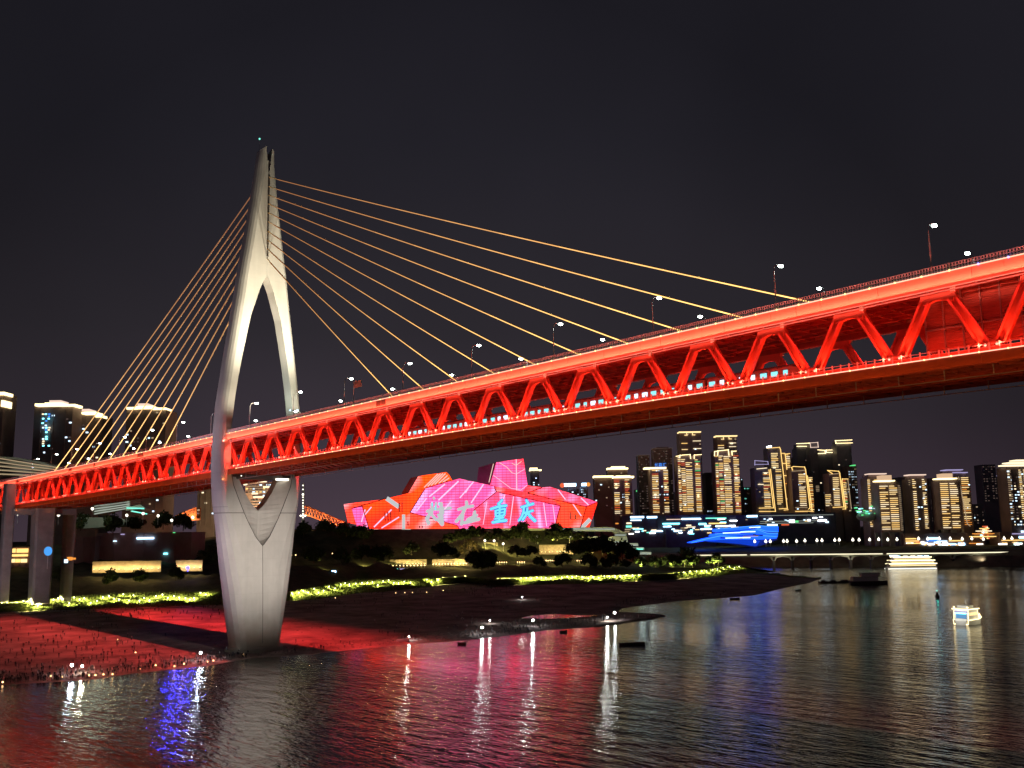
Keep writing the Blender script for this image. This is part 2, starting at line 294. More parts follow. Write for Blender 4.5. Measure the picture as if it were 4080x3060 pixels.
# truss frames
KN = [k for k in range(-19, 21)]
for y in (YN, YF):
    sg = -1 if y == YN else 1
    for k in KN:
        xa, xc = xb(k), xb(k+1); xm = (xa+xc)/2; zt_, za, zc = zt(xm)-2.75, zb(xa), zb(xc)
        m = MB(); g = [(-3.0, 0.15), (3.0, 0.15), (2.5, -1.75), (1.45, -1.55), (0.6, -1.25), (-0.6, -1.25), (-1.45, -1.55), (-2.5, -1.75)]
        m.prism([(xm+u, y-0.42, zt_+w) for u, w in g], (0, 0.84, 0))
        fr = bpart(m, 'truss_frame', M['red']); m = MB()
        m.prism([(xa-1.7, y-0.42, za+0.25), (xa+1.7, y-0.42, za+0.25), (xa+1.1, y-0.42, za+1.35), (xa-1.1, y-0.42, za+1.35)], (0, 0.84, 0))
        bpart(m, 'foot_plate', M['red'], fr)
        for (tx, bx, bz) in ((-1.95, xa+1.25, za+0.9), (1.95, xc-1.25, zc+0.9)):
            A = np.array((xm+tx, y, zt_-0.6)); Bp = np.array((bx, y, bz)); d = (Bp-A)/np.linalg.norm(Bp-A); sd = np.array((d[2], 0, -d[0]))
            q = MB()
            for e in (-0.62, 0.62): q.bar(A+sd*e, Bp+sd*e, 1.0, 0.40, up=(0, 1, 0)) if False else q.box((A+Bp)/2+sd*e, (np.linalg.norm(Bp-A), 0.40, 0.95), (d, sd, (0, 1, 0)))
            q.box((A+Bp)/2, (np.linalg.norm(Bp-A)-0.3, 0.86, 0.18), (d, sd, (0, 1, 0)))
            bpart(q, 'diagonal', M['red'], fr)
        if xm > -230:
            for e_ in (-0.9, 0.9): q = MB(); q.ball((xa+e_, y+sg*0.75, za+0.62), 0.24, 6, 4); bpart(q, 'floodlight', E_['strip'], fr)
            q = MB(); q.box((xm+2.7, y+sg*0.62, zt_+0.1), (0.8, 0.3, 0.85)); bpart(q, 'junction_box', M['walll'], fr)
# service pipes under the fascia
m = MB()
for y, z in ((UY0+0.7, -2.45), (UY0+1.3, -2.8), (UY1-0.7, -2.45)): m.tube([(x, y, zt(x)+z) for x in along(16)], 0.11, 6)
for x in along(8): m.box((x, UY0+1.0, zt(x)-2.5), (0.12, 1.3, 0.12))
bpart(m, 'service_pipe', M['rail'])
# railings
m = MB()
for y in (UY0+0.15, UY1-0.15):
    for h in (0.35, 0.75, 1.25): run(m, y-0.035, y+0.035, zt, h-0.04, h+0.04)
    for x in along(2.0): m.box((x, y, zt(x)+0.62), (0.13, 0.12, 1.24))
for x in along(0.5, -20, X1): m.box((x, UY0+0.15, zt(x)+0.62), (0.24, 0.03, 1.15))
bpart(m, 'upper_railing', pmat('railing_mesh', (0.60, 0.58, 0.66), 0.6))
m = MB()
for y in (LY0+0.5, LY1-0.5):
    run(m, y-0.03, y+0.03, zb, 0.66, 0.74); run(m, y-0.03, y+0.03, zb, 0.2, 0.26)
    for x in along(1.6): m.box((x, y, zb(x)+0.2), (0.22, 0.10, 1.5))
bpart(m, 'lower_railing', M['panel'])
# LED lines
m = MB(); run(m, UY0-0.16, UY0-0.03, zt, -0.12, 0.06, a=-250); bpart(m, 'led_strip', E_['strip'])
m = MB()
for i, x in enumerate(along(4.6, -95, X1)): m.ball((x, UY0-0.2, zt(x)-0.02), 0.17, 6, 4, mi=1 if x > 273 else 0)
bpart(m, 'led_node_lights', [E_['node'], E_['nodeb']])
m = MB(); run(m, LY0-0.14, LY0-0.02, zb, -0.58, -0.42, a=19); bpart(m, 'led_strip', E_['strip'])
m = MB()
for x in along(4.4, 20, X1): m.ball((x, LY0-0.18, zb(x)-0.5), 0.15, 6, 4)
bpart(m, 'led_node_lights', E_['node'])
# maintenance gantry rail under lower deck
m = MB()
for y in (3.0, 20.6):
    m.tube([(x, y, zb(x)-3.6) for x in along(16)], 0.10, 6)
    for x in along(8): m.box((x, y, zb(x)-2.8), (0.16, 0.16, 1.7))
bpart(m, 'maintenance_rail', M['rail'])
# louvre noise barrier at the near end
m = MB(); bx0 = 262.0
for x in along(3.1, bx0, X1): m.box((x, 3.1, (zb(x)+zt(x)-1.6)/2+0.2), (0.22, 0.25, zt(x)-zb(x)-1.9))
run(m, 2.9, 3.1, zb, 5.0, 5.25, a=bx0)
bpart(m, 'barrier_post', M['rail'])
m = MB()
for j in range(24):
    w = j/24.0
    m.loft([[(x, 3.2, zb(x)+1.6+(zt(x)-zb(x)-3.2)*w), (x, 3.5, zb(x)+1.6+(zt(x)-zb(x)-3.2)*w), (x, 3.32, zb(x)+1.6+(zt(x)-zb(x)-3.2)*(w+0.038)), (x, 3.27, zb(x)+1.6+(zt(x)-zb(x)-3.2)*(w+0.038))] for x in along(8, bx0, X1)])
run(m, 2.9, 3.3, zb, -0.5, 0.6, a=bx0)
bpart(m, 'noise_barrier', pmat('barrier_panel', (0.5, 0.19, 0.15), 0.6, var=0.08, vscale=0.8))
# ---------------------------------------------------------------- pylon
HT = 3.1
W_T = [(0, 8.2), (2.5, 8.5), (9, 9.7), (19, 11.5), (26, 12.65), (30.4, 13.4), (37.2, 14.35), (43.6, 15.15), (50.2, 16.0), (58, 16.85), (66, 17.3), (70, 17.25), (79.2, 16.96), (85.7, 16.5), (91.5, 15.8), (99.2, 14.8), (107, 13.65), (116, 12.35), (125, 11.1), (134, 9.95), (138.6, 9.3), (145.6, 8.2), (154.6, 6.85), (165.6, 5.3), (173.6, 4.3), (180, 3.5), (184.6, 2.9)]
I_T = [(49, 0), (51.6, 2.7), (56.1, 5.7), (62.2, 8.6), (69.6, 12.3), (77.5, 12.4), (84, 11.9), (89.7, 11.3), (96.7, 10.3), (103.4, 9.2), (111.8, 7.6), (119.8, 6.0), (127.7, 3.5), (130, 2.8), (133, 1.5), (136, 0), (175.5, 0), (176.5, 0.25), (185, 1.15)]
F_T = [(36.5, 0), (40.2, 3.0), (43.5, 4.7), (45.4, 5.8), (51.5, 8.6), (58, 11.3), (63.3, 12.3), (69.6, 12.3)]+I_T[5:]
X_T = [(0, 6.3), (9, 6.0), (19, 5.6), (30, 5.0), (40, 4.4), (50, 3.9), (60, 3.5), (70, 3.2), (85, HT), (136, HT), (184, 2.6)]
def tv(t, z): return interp(t, z)
def lring(z, sg, zo=None):
    Wo, Wi, Wf, tx = tv(W_T, z), tv(I_T, z), max(tv(F_T, z), tv(I_T, z)), tv(X_T, z); k = min(1, max(0, (52-z)/30)); w = Wo-Wi; cut = min(2.3, w*0.6)
    A = [(1, Wo-cut), (.80, Wo-cut*.62), (.5, Wo-cut*.34), (.15, Wo-cut*.14), (-.2, Wo-cut*.03), (-.5, Wo), (-.78, Wo-cut*.10), (-.95, Wo-cut*.35), (-1, Wo-cut*.8)]
    ry = Wo*0.62; pts = []
    for i, (fx, y) in enumerate(A):
        a_ = math.pi*i/8; cx_ = math.copysign(abs(math.cos(a_))**.74, math.cos(a_)); sy_ = abs(math.sin(a_))**.74
        pts.append((T0+tx*(fx*(1-k)+cx_*k), y*(1-k)+(Wo-ry+ry*sy_)*k))
    bk = 0.8 if z > 62 and Wi > 0.5 and z < 140 else 0.0
    pts += [(T0-tx, Wi+max(bk, .02)), (T0-tx*.55, Wi), (T0+tx*.15, Wi), (T0+tx, Wf if Wf > 0.02 else 0.02)]
    return [(x, YC+sg*y, zo(x, y) if zo else z) for x, y in pts]
ZS = sorted(set([1+183.6*i/90 for i in range(91)]+[t_[0] for t_ in W_T[1:]]+[t_[0] for t_ in I_T[:-1]]+[t_[0] for t_ in F_T[:7]]))
for sg in (-1, 1):
    m = MB(); rr = [lring(z, sg) for z in ZS]
    rr.append(lring(184.6, sg, zo=(lambda x, y: 186.2-0.75*(y-1.1)-0.10*(T0+2.6-x)) if sg < 0 else (lambda x, y: 185.6-0.55*(y-1.1)-0.35*(T0+2.6-x))))
    m.loft(rr); bpart(m, 'pylon_leg', M['concrete'])
# recessed slot with cable sockets in the head
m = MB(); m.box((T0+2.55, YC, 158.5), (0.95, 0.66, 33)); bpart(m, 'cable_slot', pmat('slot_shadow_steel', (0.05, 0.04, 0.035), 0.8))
m = MB(); m.box((T0, YC, 178.5), (3.0, 1.6, 5.0)); bpart(m, 'pylon_head_web', M['concrete'])
m = MB()
for z, hh in ((48.1, 0.22), (50.3, 0.08)):
    for sg in (-1, 1):
        q0 = lring(z, sg); q1 = [(T0+(p[0]-T0)*1.012, YC+(p[1]-YC)*1.006, z) for p in q0]; n9 = q1[-1:]+q1[:10] if z < 49 else q1[:10]
        m.loft([[p, (p[0], p[1], z+hh), (T0+(p[0]-T0)*.96, YC+(p[1]-YC)*.98, z+hh), (T0+(p[0]-T0)*.96, YC+(p[1]-YC)*.98, z)] for p in n9])
for sg in (-1, 1):
    m.tube([(T0+tv(X_T, z)+.02, YC+sg*tv(F_T, z), z) for z in (37, 40, 43, 46, 50, 54, 58, 62, 66, 69)], 0.13, 5)
m.tube([(T0+tv(X_T, z)*1.0+.0, YC, z) for z in (3, 9, 15, 20, 26, 32, 37)], 0.10, 5)
bpart(m, 'joint_line', pmat('joint_shadow', (0.10, 0.09, 0.085), 0.9))
# plinth rings at the foot
m = MB()
for z0, z1, g in ((-1.5, 1.2, 2.4), (1.2, 2.0, 1.2)):
    ring = [(T0+(6.3+g)*math.cos(a)*0.98, YC+(7.9+g)*math.sin(a)) for a in [2*math.pi*i/28 for i in range(28)]]
    m.loft([[(x, y, z0) for x, y in ring], [(x, y, z1) for x, y in ring]])
bpart(m, 'plinth', M['concrete'])
m = MB(); m.tube([(T0-1.2, YC-2.2, 183.5), (T0-1.2, YC-2.2, 189.6)], 0.07, 5); bpart(m, 'aviation_mast', M['lampmetal'])
m = MB(); m.ball((T0-1.2, YC-2.2, 189.9), 0.36, 8, 5); bpart(m, 'aviation_lamp', E_['teal'])
# bearings / crossbeam between the legs below the deck
m = MB(); m.box((T0, YC, 61.0), (3.6, 21.5, 1.5)); m.box((T0+1, YF-1.5, 61.3), (4.4, 4.0, 0.9)); m.box((T0+1, YN+1.5, 61.3), (4.4, 4.0, 0.9)); bpart(m, 'crossbeam', pmat('dark_beam', (0.06, 0.05, 0.05), 0.7))
m = MB(); m.box((T0+2.4, YF-3.2, 60.4), (0.9, 5.0, 0.7)); m.box((T0+2.4, YN+3.2, 61.3), (0.5, 2.0, 0.25)); bpart(m, 'bearing_glow', E_['wwhite'])  # white-lit bearing cap, its light put into emission
# ---------------------------------------------------------------- stay cables
tow_px = [(1074, 706), (1075, 744), (1074, 778), (1073, 813), (1072, 848), (1070, 883), (1069, 922), (1068, 956), (1066, 991), (1064, 1031)]
cables = []; CER = [emat('cable_floodlit_glow', (1.0, 0.58-0.018*j, 0.17), 2.8*math.exp(-0.21*j)+0.03) for j in range(10)]; CEL = [emat('cable_floodlit_glow', (1.0, 0.60-0.02*j, 0.20), 3.0*math.exp(-0.29*j)+0.10) for j in range(10)]; CE1 = emat('cable_glow_bright', (1.0, 0.58, 0.16), 2.6); CE2 = emat('cable_glow_medium', (1.0, 0.50, 0.12), 1.7); CE3 = emat('cable_glow_low', (1.0, 0.42, 0.12), 0.8); CE4 = emat('cable_glow_faint', (0.9, 0.40, 0.22), 0.28)  # emission steps imitate floodlight fading toward the pylon
for i in range(10):
    zc = Xp(*tow_px[9-i], T0+2.9)[2]; Xd = 88.8+16.2*i
    for sg in (1, -1):
        A = np.array((T0+sg*(Xd), YC, zt(T0+sg*Xd)+0.2)); Bq = np.array((T0+sg*2.9, YC, zc)); d = (Bq-A)/np.linalg.norm(Bq-A)
        m = MB(); sag = np.linalg.norm(Bq-A)*0.0035
        P = [A+(Bq-A)*t+np.array((0, 0, -4*sag*t*(1-t))) for t in [j/10 for j in range(11)]]
        m.tube(P, 0.19, 6); co = bpart(m, 'stay_cable', M['cable'])
        m = MB(); m.tube([A-d*0.6, A+d*4.5], 0.36, 6); bpart(m, 'anchor_sleeve', E_['cream'], co)
        L_c = np.linalg.norm(Bq-A)
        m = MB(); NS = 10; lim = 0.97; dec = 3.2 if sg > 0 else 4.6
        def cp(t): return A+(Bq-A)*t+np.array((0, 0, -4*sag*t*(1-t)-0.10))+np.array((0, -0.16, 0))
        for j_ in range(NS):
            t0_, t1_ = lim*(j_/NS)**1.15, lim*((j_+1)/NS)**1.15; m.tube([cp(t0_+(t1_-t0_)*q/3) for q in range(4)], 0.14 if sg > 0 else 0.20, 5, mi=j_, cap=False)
        bpart(m, 'floodlit_glow_tube', CER if sg > 0 else CEL, co)  # added glow tube: floodlit brightness of the cable put into its emission
        cables.append((A, Bq, sg))
# ---------------------------------------------------------------- side-span portal pier
def shaft(name, px_list, y, dx, dy, ztop, X):
    m = MB(); m.loft([[(X+a*dx*s_, y+b*dy*s_, z) for a, b in ((-1, -0.8), (-0.8, -1), (0.8, -1), (1, -0.8), (1, 0.8), (0.8, 1), (-0.8, 1), (-1, 0.8))] for z, s_ in ((6, 0.86), (20, 0.9), (ztop, 1.0))]); return bpart(m, name, M['pier'])
PX = -229.0
shaft('pier_shaft', 0, -5.8, 3.1, 2.6, zt(PX)-2.6, PX-1.5)
shaft('pier_shaft', 0, 11.0, 5.0, 5.2, zb(PX)-2.4, PX+1.5)
shaft('pier_shaft', 0, 27.5, 3.3, 2.8, zb(PX)-2.0, PX-7.5)
m = MB(); m.box((PX, 11.2, zb(PX)-4.2), (5.5, 32, 3.2)); bpart(m, 'pier_crossbeam', M['pier'])
# ---------------------------------------------------------------- bridge floodlighting, with added fill lines
RED = (1.0, 0.14, 0.06)
segs = [(-300, -180), (-180, -90), (-90, -5), (-5, 80), (80, 170), (170, 260), (260, 350)]
def LL(y, fz, dz, aim, p, col=RED, w=0.25, spread=math.pi, sg=segs, name='truss_wash_light'):
    for a, b in sg:
        o = line_light(name, (a, y, fz(a)+dz), (b, y, fz(b)+dz), w, aim, col, p, spread)
        o.parent = bridge; o.matrix_parent_inverse = Matrix.Translation(-Vector(B0))
PW = 1.0
LL(-3.5, zt, -2.7, (0, 0.80, 0.60), 66*PW, col=(1.0, 0.165, 0.105), spread=math.radians(122))            # washes the fascia from below
LL(-2.0, zb, -0.2, (0, 0.34, 0.94), 34*PW, col=(1, .065, .03))
for k in range(-17, 20):
    if abs(xb(k)-T0) < 6: continue
    for s_ in (-1, 1):
        x = xb(k)+s_*1.2; o = light('SPOT', 'node_floodlight', (x, YN-1.5, zb(x)-0.1), (1.0, 0.10, 0.05), 5200, target=(x+s_*4.2, YN-0.2, zb(x)+8), spot_size=math.radians(75), spot_blend=0.9, shadow_soft_size=0.15)
        o.parent = bridge; o.matrix_parent_inverse = Matrix.Translation(-Vector(B0))                       # outer face of the near truss
LL(1.3, zb, -0.3, (0, 0.25, 0.97), 34*PW, col=(1, .04, .012))                        # inside, up to the soffit
LL(22.3, zb, -0.3, (0, -0.15, 0.98), 34*PW, col=(1, .04, .012))
LL(-3.4, zb, -4.0, (0, 0.75, 0.66), 13*PW, col=(1.0, 0.30, 0.06), name='lower_edge_fill')  # added fill line to brighten the lower edge girder, no fixture there
LL(25.8, zb, -0.2, (0, -0.3, 0.95), 30*PW)
LL(-0.75, zt, -3.1, (0, -0.30, -0.95), 205*PW, col=(1.0, 0.085, 0.075), w=0.15, spread=math.radians(66), sg=[(-185, -120), (-120, -20), (-20, 60), (60, 160), (160, 300)], name='ground_wash_light')
LL(YF+0.75, zt, -3.1, (0, 0.22, -0.97), 300*PW, col=(1.0, 0.045, 0.045), w=0.15, spread=math.radians(56), sg=[(-185, -120), (-120, -20), (-20, 60), (60, 160), (160, 300)], name='ground_wash_light')
LL(YC, zb, -5.2, (0, 0, 1), 6*PW, col=(1.0, 0.24, 0.05), w=2.0, name='underdeck_bounce_fill')  # added fill below the deck, stands in for bounce from river and sand
# pylon floodlights and added fill spots
PYC = (1.0, 0.90, 0.66)
def pl(loc, tgt, p, size=35, col=PYC, r=1.0):
    o = light('SPOT', 'flood_or_fill_spot', loc, col, p, target=tgt, spot_size=math.radians(size), spot_blend=0.8, shadow_soft_size=r)
    o.parent = bridge; o.matrix_parent_inverse = Matrix.Translation(-Vector(B0))
for yy in (YC-6, YC+6): pl((T0+48, yy, 81), (T0, YC+(yy-YC)*0.55, 150), 285000, 80)
pl((T0+26, YC-8, 81), (T0, YC-13, 104), 38000, 80); pl((T0+26, YC+8, 81), (T0, YC+13, 104), 38000, 80)
pl((T0+9, YC-4, 80), (T0-1, YC+14, 105), 16000, 90, col=(0.86, 1.0, 0.84))
pl((PX+55, -48, 20), (PX, 8, 38), 42000, 60, col=(0.95, 0.78, 0.85), r=3)  # added fill spot greying the side piers, no lamp stands there
PYL = (1.0, 0.90, 0.80)
pl((T0+60, YC-16, 30), (T0, YC-2, 32), 84000, 60, col=PYL, r=3); pl((T0+62, YC+12, 28), (T0, YC+2, 38), 52000, 50, col=PYL, r=3)
pl((T0-2, YC-62, 30), (T0, YC-16, 50), 46000, 100, col=(0.82, 0.62, 0.86), r=3)  # added mauve fill for the unlit outer side of the pylon
pl((T0-25, YC-75, 45), (T0, YC-10, 130), 80000, 80, col=(0.85, 0.68, 0.80), r=3)  # second added mauve fill, for the upper leg
#@@REST
# ================================================================== WATER AND LAND
def water_mat():
    m = bpy.data.materials.new('river_water'); m.use_nodes = True; t = m.node_tree; b = t.nodes['Principled BSDF']
    b.inputs['Base Color'].default_value = (0.012, 0.013, 0.012, 1); b.inputs['Roughness'].default_value = WR; b.inputs['IOR'].default_value = 2.1
    b.inputs['Specular IOR Level'].default_value = 0.8
    g = N(t, 'ShaderNodeTexCoord')
    mp = N(t, 'ShaderNodeMapping'); mp.inputs['Rotation'].default_value = (0, 0, -YAW-0.12); mp.inputs['Scale'].default_value = (0.30, 1.0, 1.0); t.links.new(g.outputs['Object'], mp.inputs[0])
    mp2 = N(t, 'ShaderNodeMapping'); mp2.inputs['Rotation'].default_value = (0, 0, -YAW+0.35); mp2.inputs['Scale'].default_value = (0.35, 1.0, 1.0); t.links.new(g.outputs['Object'], mp2.inputs[0])
    n1 = N(t, 'ShaderNodeTexNoise', Scale=0.85, Detail=3.0, Roughness=0.55, Distortion=0.6); t.links.new(mp.outputs[0], n1.inputs['Vector'])
    n2 = N(t, 'ShaderNodeTexNoise', Scale=0.24, Detail=3.0, Roughness=0.5); t.links.new(mp2.outputs[0], n2.inputs['Vector'])
    n3 = N(t, 'ShaderNodeTexNoise', Scale=0.012, Detail=2.0); t.links.new(mp2.outputs[0], n3.inputs['Vector'])
    a = N(t, 'ShaderNodeMath', operation='MULTIPLY_ADD'); t.links.new(n2.outputs['Fac'], a.inputs[0]); a.inputs[1].default_value = 2.0; t.links.new(n1.outputs['Fac'], a.inputs[2])
    r3 = N(t, 'ShaderNodeMapRange', **{'From Min': 0.35, 'From Max': 0.65, 'To Min': 0.35, 'To Max': 1.5}); t.links.new(n3.outputs['Fac'], r3.inputs['Value'])
    bp = N(t, 'ShaderNodeBump', Strength=WB, Distance=0.55); t.links.new(a.outputs[0], bp.inputs['Height'])
    st = N(t, 'ShaderNodeMath', operation='MULTIPLY'); t.links.new(r3.outputs[0], st.inputs[0]); st.inputs[1].default_value = WB; t.links.new(st.outputs[0], bp.inputs['Strength'])
    t.links.new(bp.outputs[0], b.inputs['Normal'])
    return m
WR, WB = 0.11, 0.34
m = MB(); n = 24
for i in range(n+1):
    for j in range(n+1): m.v.append((-2600+4200*i/n, -900+4200*j/n, 0))
for i in range(n):
    for j in range(n): q = i*(n+1)+j; m.f.append([q, q+n+1, q+n+2, q+1]); m.m.append(0)
tag(m.build('river_water', water_mat()), kind='structure')

def hx(px): return interp([(-400, 2157.5), (4400, 2087.6)], px)  # horizon row per column
rowdefs = [  # (name, [(px, py)], mode, [(px, value)])
  ('z', [(-400, 2775), (0, 2730), (184, 2720), (369, 2708), (510, 2686), (707, 2665), (830, 2653), (1008, 2622), (1168, 2613), (1360, 2594), (1630, 2567), (1815, 2555), (2000, 2536), (2184, 2511), (2368, 2499), (2440, 2470), (2473, 2424), (2603, 2408), (2705, 2394), (2847, 2386), (3010, 2372), (3132, 2341), (3234, 2321), (3272, 2306)], [(-400, 0), (3280, 0)]),
  ('z', [(-400, 2470), (0, 2438), (269, 2430), (423, 2426), (845, 2411), (1150, 2393), (1245, 2390), (1340, 2377), (1435, 2362), (1530, 2358), (1640, 2346), (1751, 2330), (1846, 2320), (1965, 2331), (2243, 2328), (2401, 2324), (2644, 2309), (2807, 2300), (2949, 2284), (3030, 2285), (3150, 2300), (3272, 2305)], [(-400, 3), (2700, 3), (2949, 2.4), (3150, 0.8), (3272, 0)]),
  ('z', [(-400, 2440), (0, 2407), (154, 2396), (346, 2373), (576, 2361), (845, 2361), (1150, 2362), (1245, 2343), (1340, 2324), (1419, 2311), (1498, 2314), (1625, 2311), (1688, 2308), (1846, 2300), (1965, 2311), (2116, 2301), (2243, 2292), (2338, 2298), (2496, 2292), (2644, 2288), (2807, 2272), (2908, 2250), (2970, 2258), (3030, 2274), (3150, 2288), (3272, 2303)], [(-400, 7.5), (2700, 7.5), (2908, 7), (2970, 4), (3040, -0.5), (3272, -0.5)]),
  ('D', [(-400, 2290), (300, 2278), (850, 2264), (1150, 2255), (1500, 2240), (1900, 2240), (2300, 2225), (2500, 2230), (2800, 2242), (2908, 2247), (2982, 2262), (3272, 2302)], [(-400, 610), (850, 650), (1150, 710), (1500, 750), (2000, 800), (2500, 870), (2908, 915), (3272, 930)]),
  ('D', [(-400, 2190), (700, 2175), (850, 2150), (1150, 2116), (1400, 2110), (2200, 2112), (2330, 2135), (2420, 2180), (2520, 2217), (2800, 2240), (2908, 2250), (2982, 2264), (3272, 2302)], [(-400, 680), (850, 730), (1150, 790), (1500, 815), (2000, 850), (2500, 900), (2908, 930), (3272, 950)]),
  ('D', [(-400, 2165), (700, 2150), (850, 2128), (1150, 2108), (1400, 2107), (2200, 2108), (2330, 2140), (2420, 2200), (2520, 2260), (3272, 2300)], [(-400, 1300), (3272, 1300)]),
]
cols = [-400+25*i for i in range(147)]+[3272]
def rowpt(rd, px):
    py = interp(rd[1], px); v = interp(rd[2], px)
    return Gp(px, py, v) if rd[0] == 'z' else Wp(px, py, v)
grid = [[rowpt(rd, px) for px in cols] for rd in rowdefs]
first = [p + np.array((HA[0]*-14, HA[1]*-14, -2.2)) for p in grid[0]]
grid.insert(0, first)
nrm = np.random.RandomState(3)
bvh_v, bvh_f = [], []
def band(name, g0, g1, nsub, mat, jit, kind='structure', label=None):
    rows = []
    for s_ in range(nsub+1):
        t_ = s_/nsub; r = []
        for a, b in zip(g0, g1):
            p = a*(1-t_)+b*t_
            if 0 < s_ < nsub: p = p + np.array((0, 0, nrm.normal()*jit))
            r.append(p)
        rows.append(r)
    m = MB(); n = len(cols)
    for r in rows: m.v += [tuple(p) for p in r]
    for i in range(nsub):
        for k in range(n-1): m.f.append([i*n+k, i*n+k+1, (i+1)*n+k+1, (i+1)*n+k]); m.m.append(0)
    b = len(bvh_v); bvh_v.extend(m.v); bvh_f.extend([[b+x for x in f] for f in m.f])
    return tag(m.build(name, mat, smooth=True), kind=kind)
band('river_bed_edge', grid[0], grid[1], 1, M['sand'], 0)
band('sandy_riverbank', grid[1], grid[2], 10, M['sand'], 0.05)
band('grass_slope', grid[2], grid[3], 5, M['turf'], 0.35)
band('wooded_hillside_ground', grid[3], grid[4], 6, M['scrub'], 0.6)
band('terraced_hillside_ground', grid[4], grid[5], 4, M['scrub'], 0.5)
band('city_plateau_ground', grid[5], grid[6], 4, M['scrub'], 0.3)
# low sandbar in front of the inlet
sb = [(2350, 2503), (2450, 2489), (2550, 2473), (2620, 2463), (2664, 2454), (2620, 2447), (2550, 2444), (2450, 2440), (2350, 2446)]
m = MB(); P = [Gp(a, b, 0.0) for a, b in sb]; ctr = sum(P)/len(P)
Q = [ctr+(p-ctr)*0.86+np.array((0, 0, 0.55)) for p in P]; P = [p+np.array((0, 0, -0.5)) for p in P]
m.loft([P, Q]); bb = len(bvh_v); bvh_v.extend(m.v); bvh_f.extend([[bb+x for x in f] for f in m.f]); tag(m.build('sandbar', M['sand']), kind='structure')
# puddle of river water left on the beach
m = MB(); P = [(2076, 2462), (2120, 2452), (2200, 2447), (2300, 2451), (2390, 2452), (2330, 2458), (2240, 2463), (2140, 2465)]
# far bank
fr = [('z', [(2200, 2262), (3000, 2259), (4500, 2256)], 0), ('D', [(2200, 2225), (3000, 2222), (3600, 2216), (4500, 2212)], 12), ('D', [(2200, 2208), (3300, 2196), (4500, 2185)], 30), ('D', [(2200, 2190), (2700, 2188), (3300, 2182), (4500, 2172)], 90), ('D', [(2200, 2140), (2500, 2132), (3000, 2130), (3350, 2135), (3450, 2165), (4500, 2160)], 330), ('D', [(2200, 2105), (3000, 2100), (4500, 2092)], 2600)]
fcols = [2200+50*i for i in range(47)]
fg = []
for md, pts, v in fr:
    r = []
    for px in fcols:
        p0 = Gp(px, interp(fr[0][1], px), 0); D0 = float(np.dot(p0-CAM, _F)); py = interp(pts, px)
        r.append(p0 if md == 'z' else Wp(px, py, D0+v))
    fg.append(r)
fg.insert(0, [p+np.array((0, 0, -3))-HA*6 for p in fg[0]])
def farband(name, a, b, mat):
    m = MB(); n = len(fcols); m.v = [tuple(p) for p in a]+[tuple(p) for p in b]
    for k in range(n-1): m.f.append([k, k+1, n+k+1, n+k]); m.m.append(0)
    bb = len(bvh_v); bvh_v.extend(m.v); bvh_f.extend([[bb+x for x in f] for f in m.f])
    tag(m.build(name, mat), kind='structure')
M['embank'] = pmat('embankment_concrete', (0.20, 0.165, 0.13), 0.9, var=0.25, vscale=0.08)
farband('far_embankment', fg[0], fg[1], M['embank']); farband('far_embankment', fg[1], fg[2], M['embank']); farband('far_embankment', fg[2], fg[3], M['embank'])
farband('far_bank_ground', fg[3], fg[4], M['scrub']); farband('far_bank_ground', fg[4], fg[5], M['scrub']); farband('far_bank_ground', fg[5], fg[6], M['scrub'])
BVH = BVHTree.FromPolygons([Vector(v) for v in bvh_v], bvh_f)
def hit(px, py):
    d = Vector(ray(px, py)).normalized(); h = BVH.ray_cast(Vector(CAM), d); return None if h[0] is None else np.array(h[0])
def drop(x, y):
    h = BVH.ray_cast(Vector((x, y, 400)), Vector((0, 0, -1))); return 0.0 if h[0] is None else h[0].z
# grass blades on the slope
m = MB()
for _ in range(30000):
    k = rnd()*len(cols); i = min(int(k), len(cols)-2); t_ = k-i; s_ = rnd()**0.9
    if cols[i] > 2960: continue
    a = grid[2][i]*(1-t_)+grid[2][i+1]*t_; b = grid[3][i]*(1-t_)+grid[3][i+1]*t_; p = a*(1-s_)+b*s_
    cl = 0.5+0.5*math.sin(cols[i]*0.021+s_*3)*math.sin(cols[i]*0.0053+1)
    h = 0.35+0.9*rnd()*(0.4+cl); w = 0.25+0.35*rnd(); an = rnd()*3.14
    d = np.array((math.cos(an), math.sin(an), 0)); l = np.array((rnd()-.5, rnd()-.5, 0))*0.5
    m.add([p-d*w, p+d*w, p+l+np.array((0, 0, h))], [(0, 1, 2)])
tag(m.build('grass', M['blade'], recalc=False), 'long riverside grass glowing yellow-green along the lamp-lit bank', 'grass', kind='stuff')
pc = [hit(a, b) for a, b in P]; zz = max(q[2] for q in pc)+0.12; m = MB(); m.prism([Gp(a, b, zz) for a, b in P], (0, 0, -0.5)); tag(m.build('puddle', bpy.data.materials['river_water']), kind='structure')
# promenade path below the grass
m = MB()
for a_, b_ in ((-380, 850),):
    pts = [Gp(px, interp([(-400, 2478), (100, 2446), (270, 2435), (423, 2430), (640, 2422), (845, 2416)], px), 3.05) for px in range(a_, b_, 30)]
    m.loft([[p, p+HA*3.4, p+HA*3.4+np.array((0, 0, 0.35)), p+np.array((0, 0, 0.35))] for p in pts])
tag(m.build('riverside_path', M['path']), kind='structure')
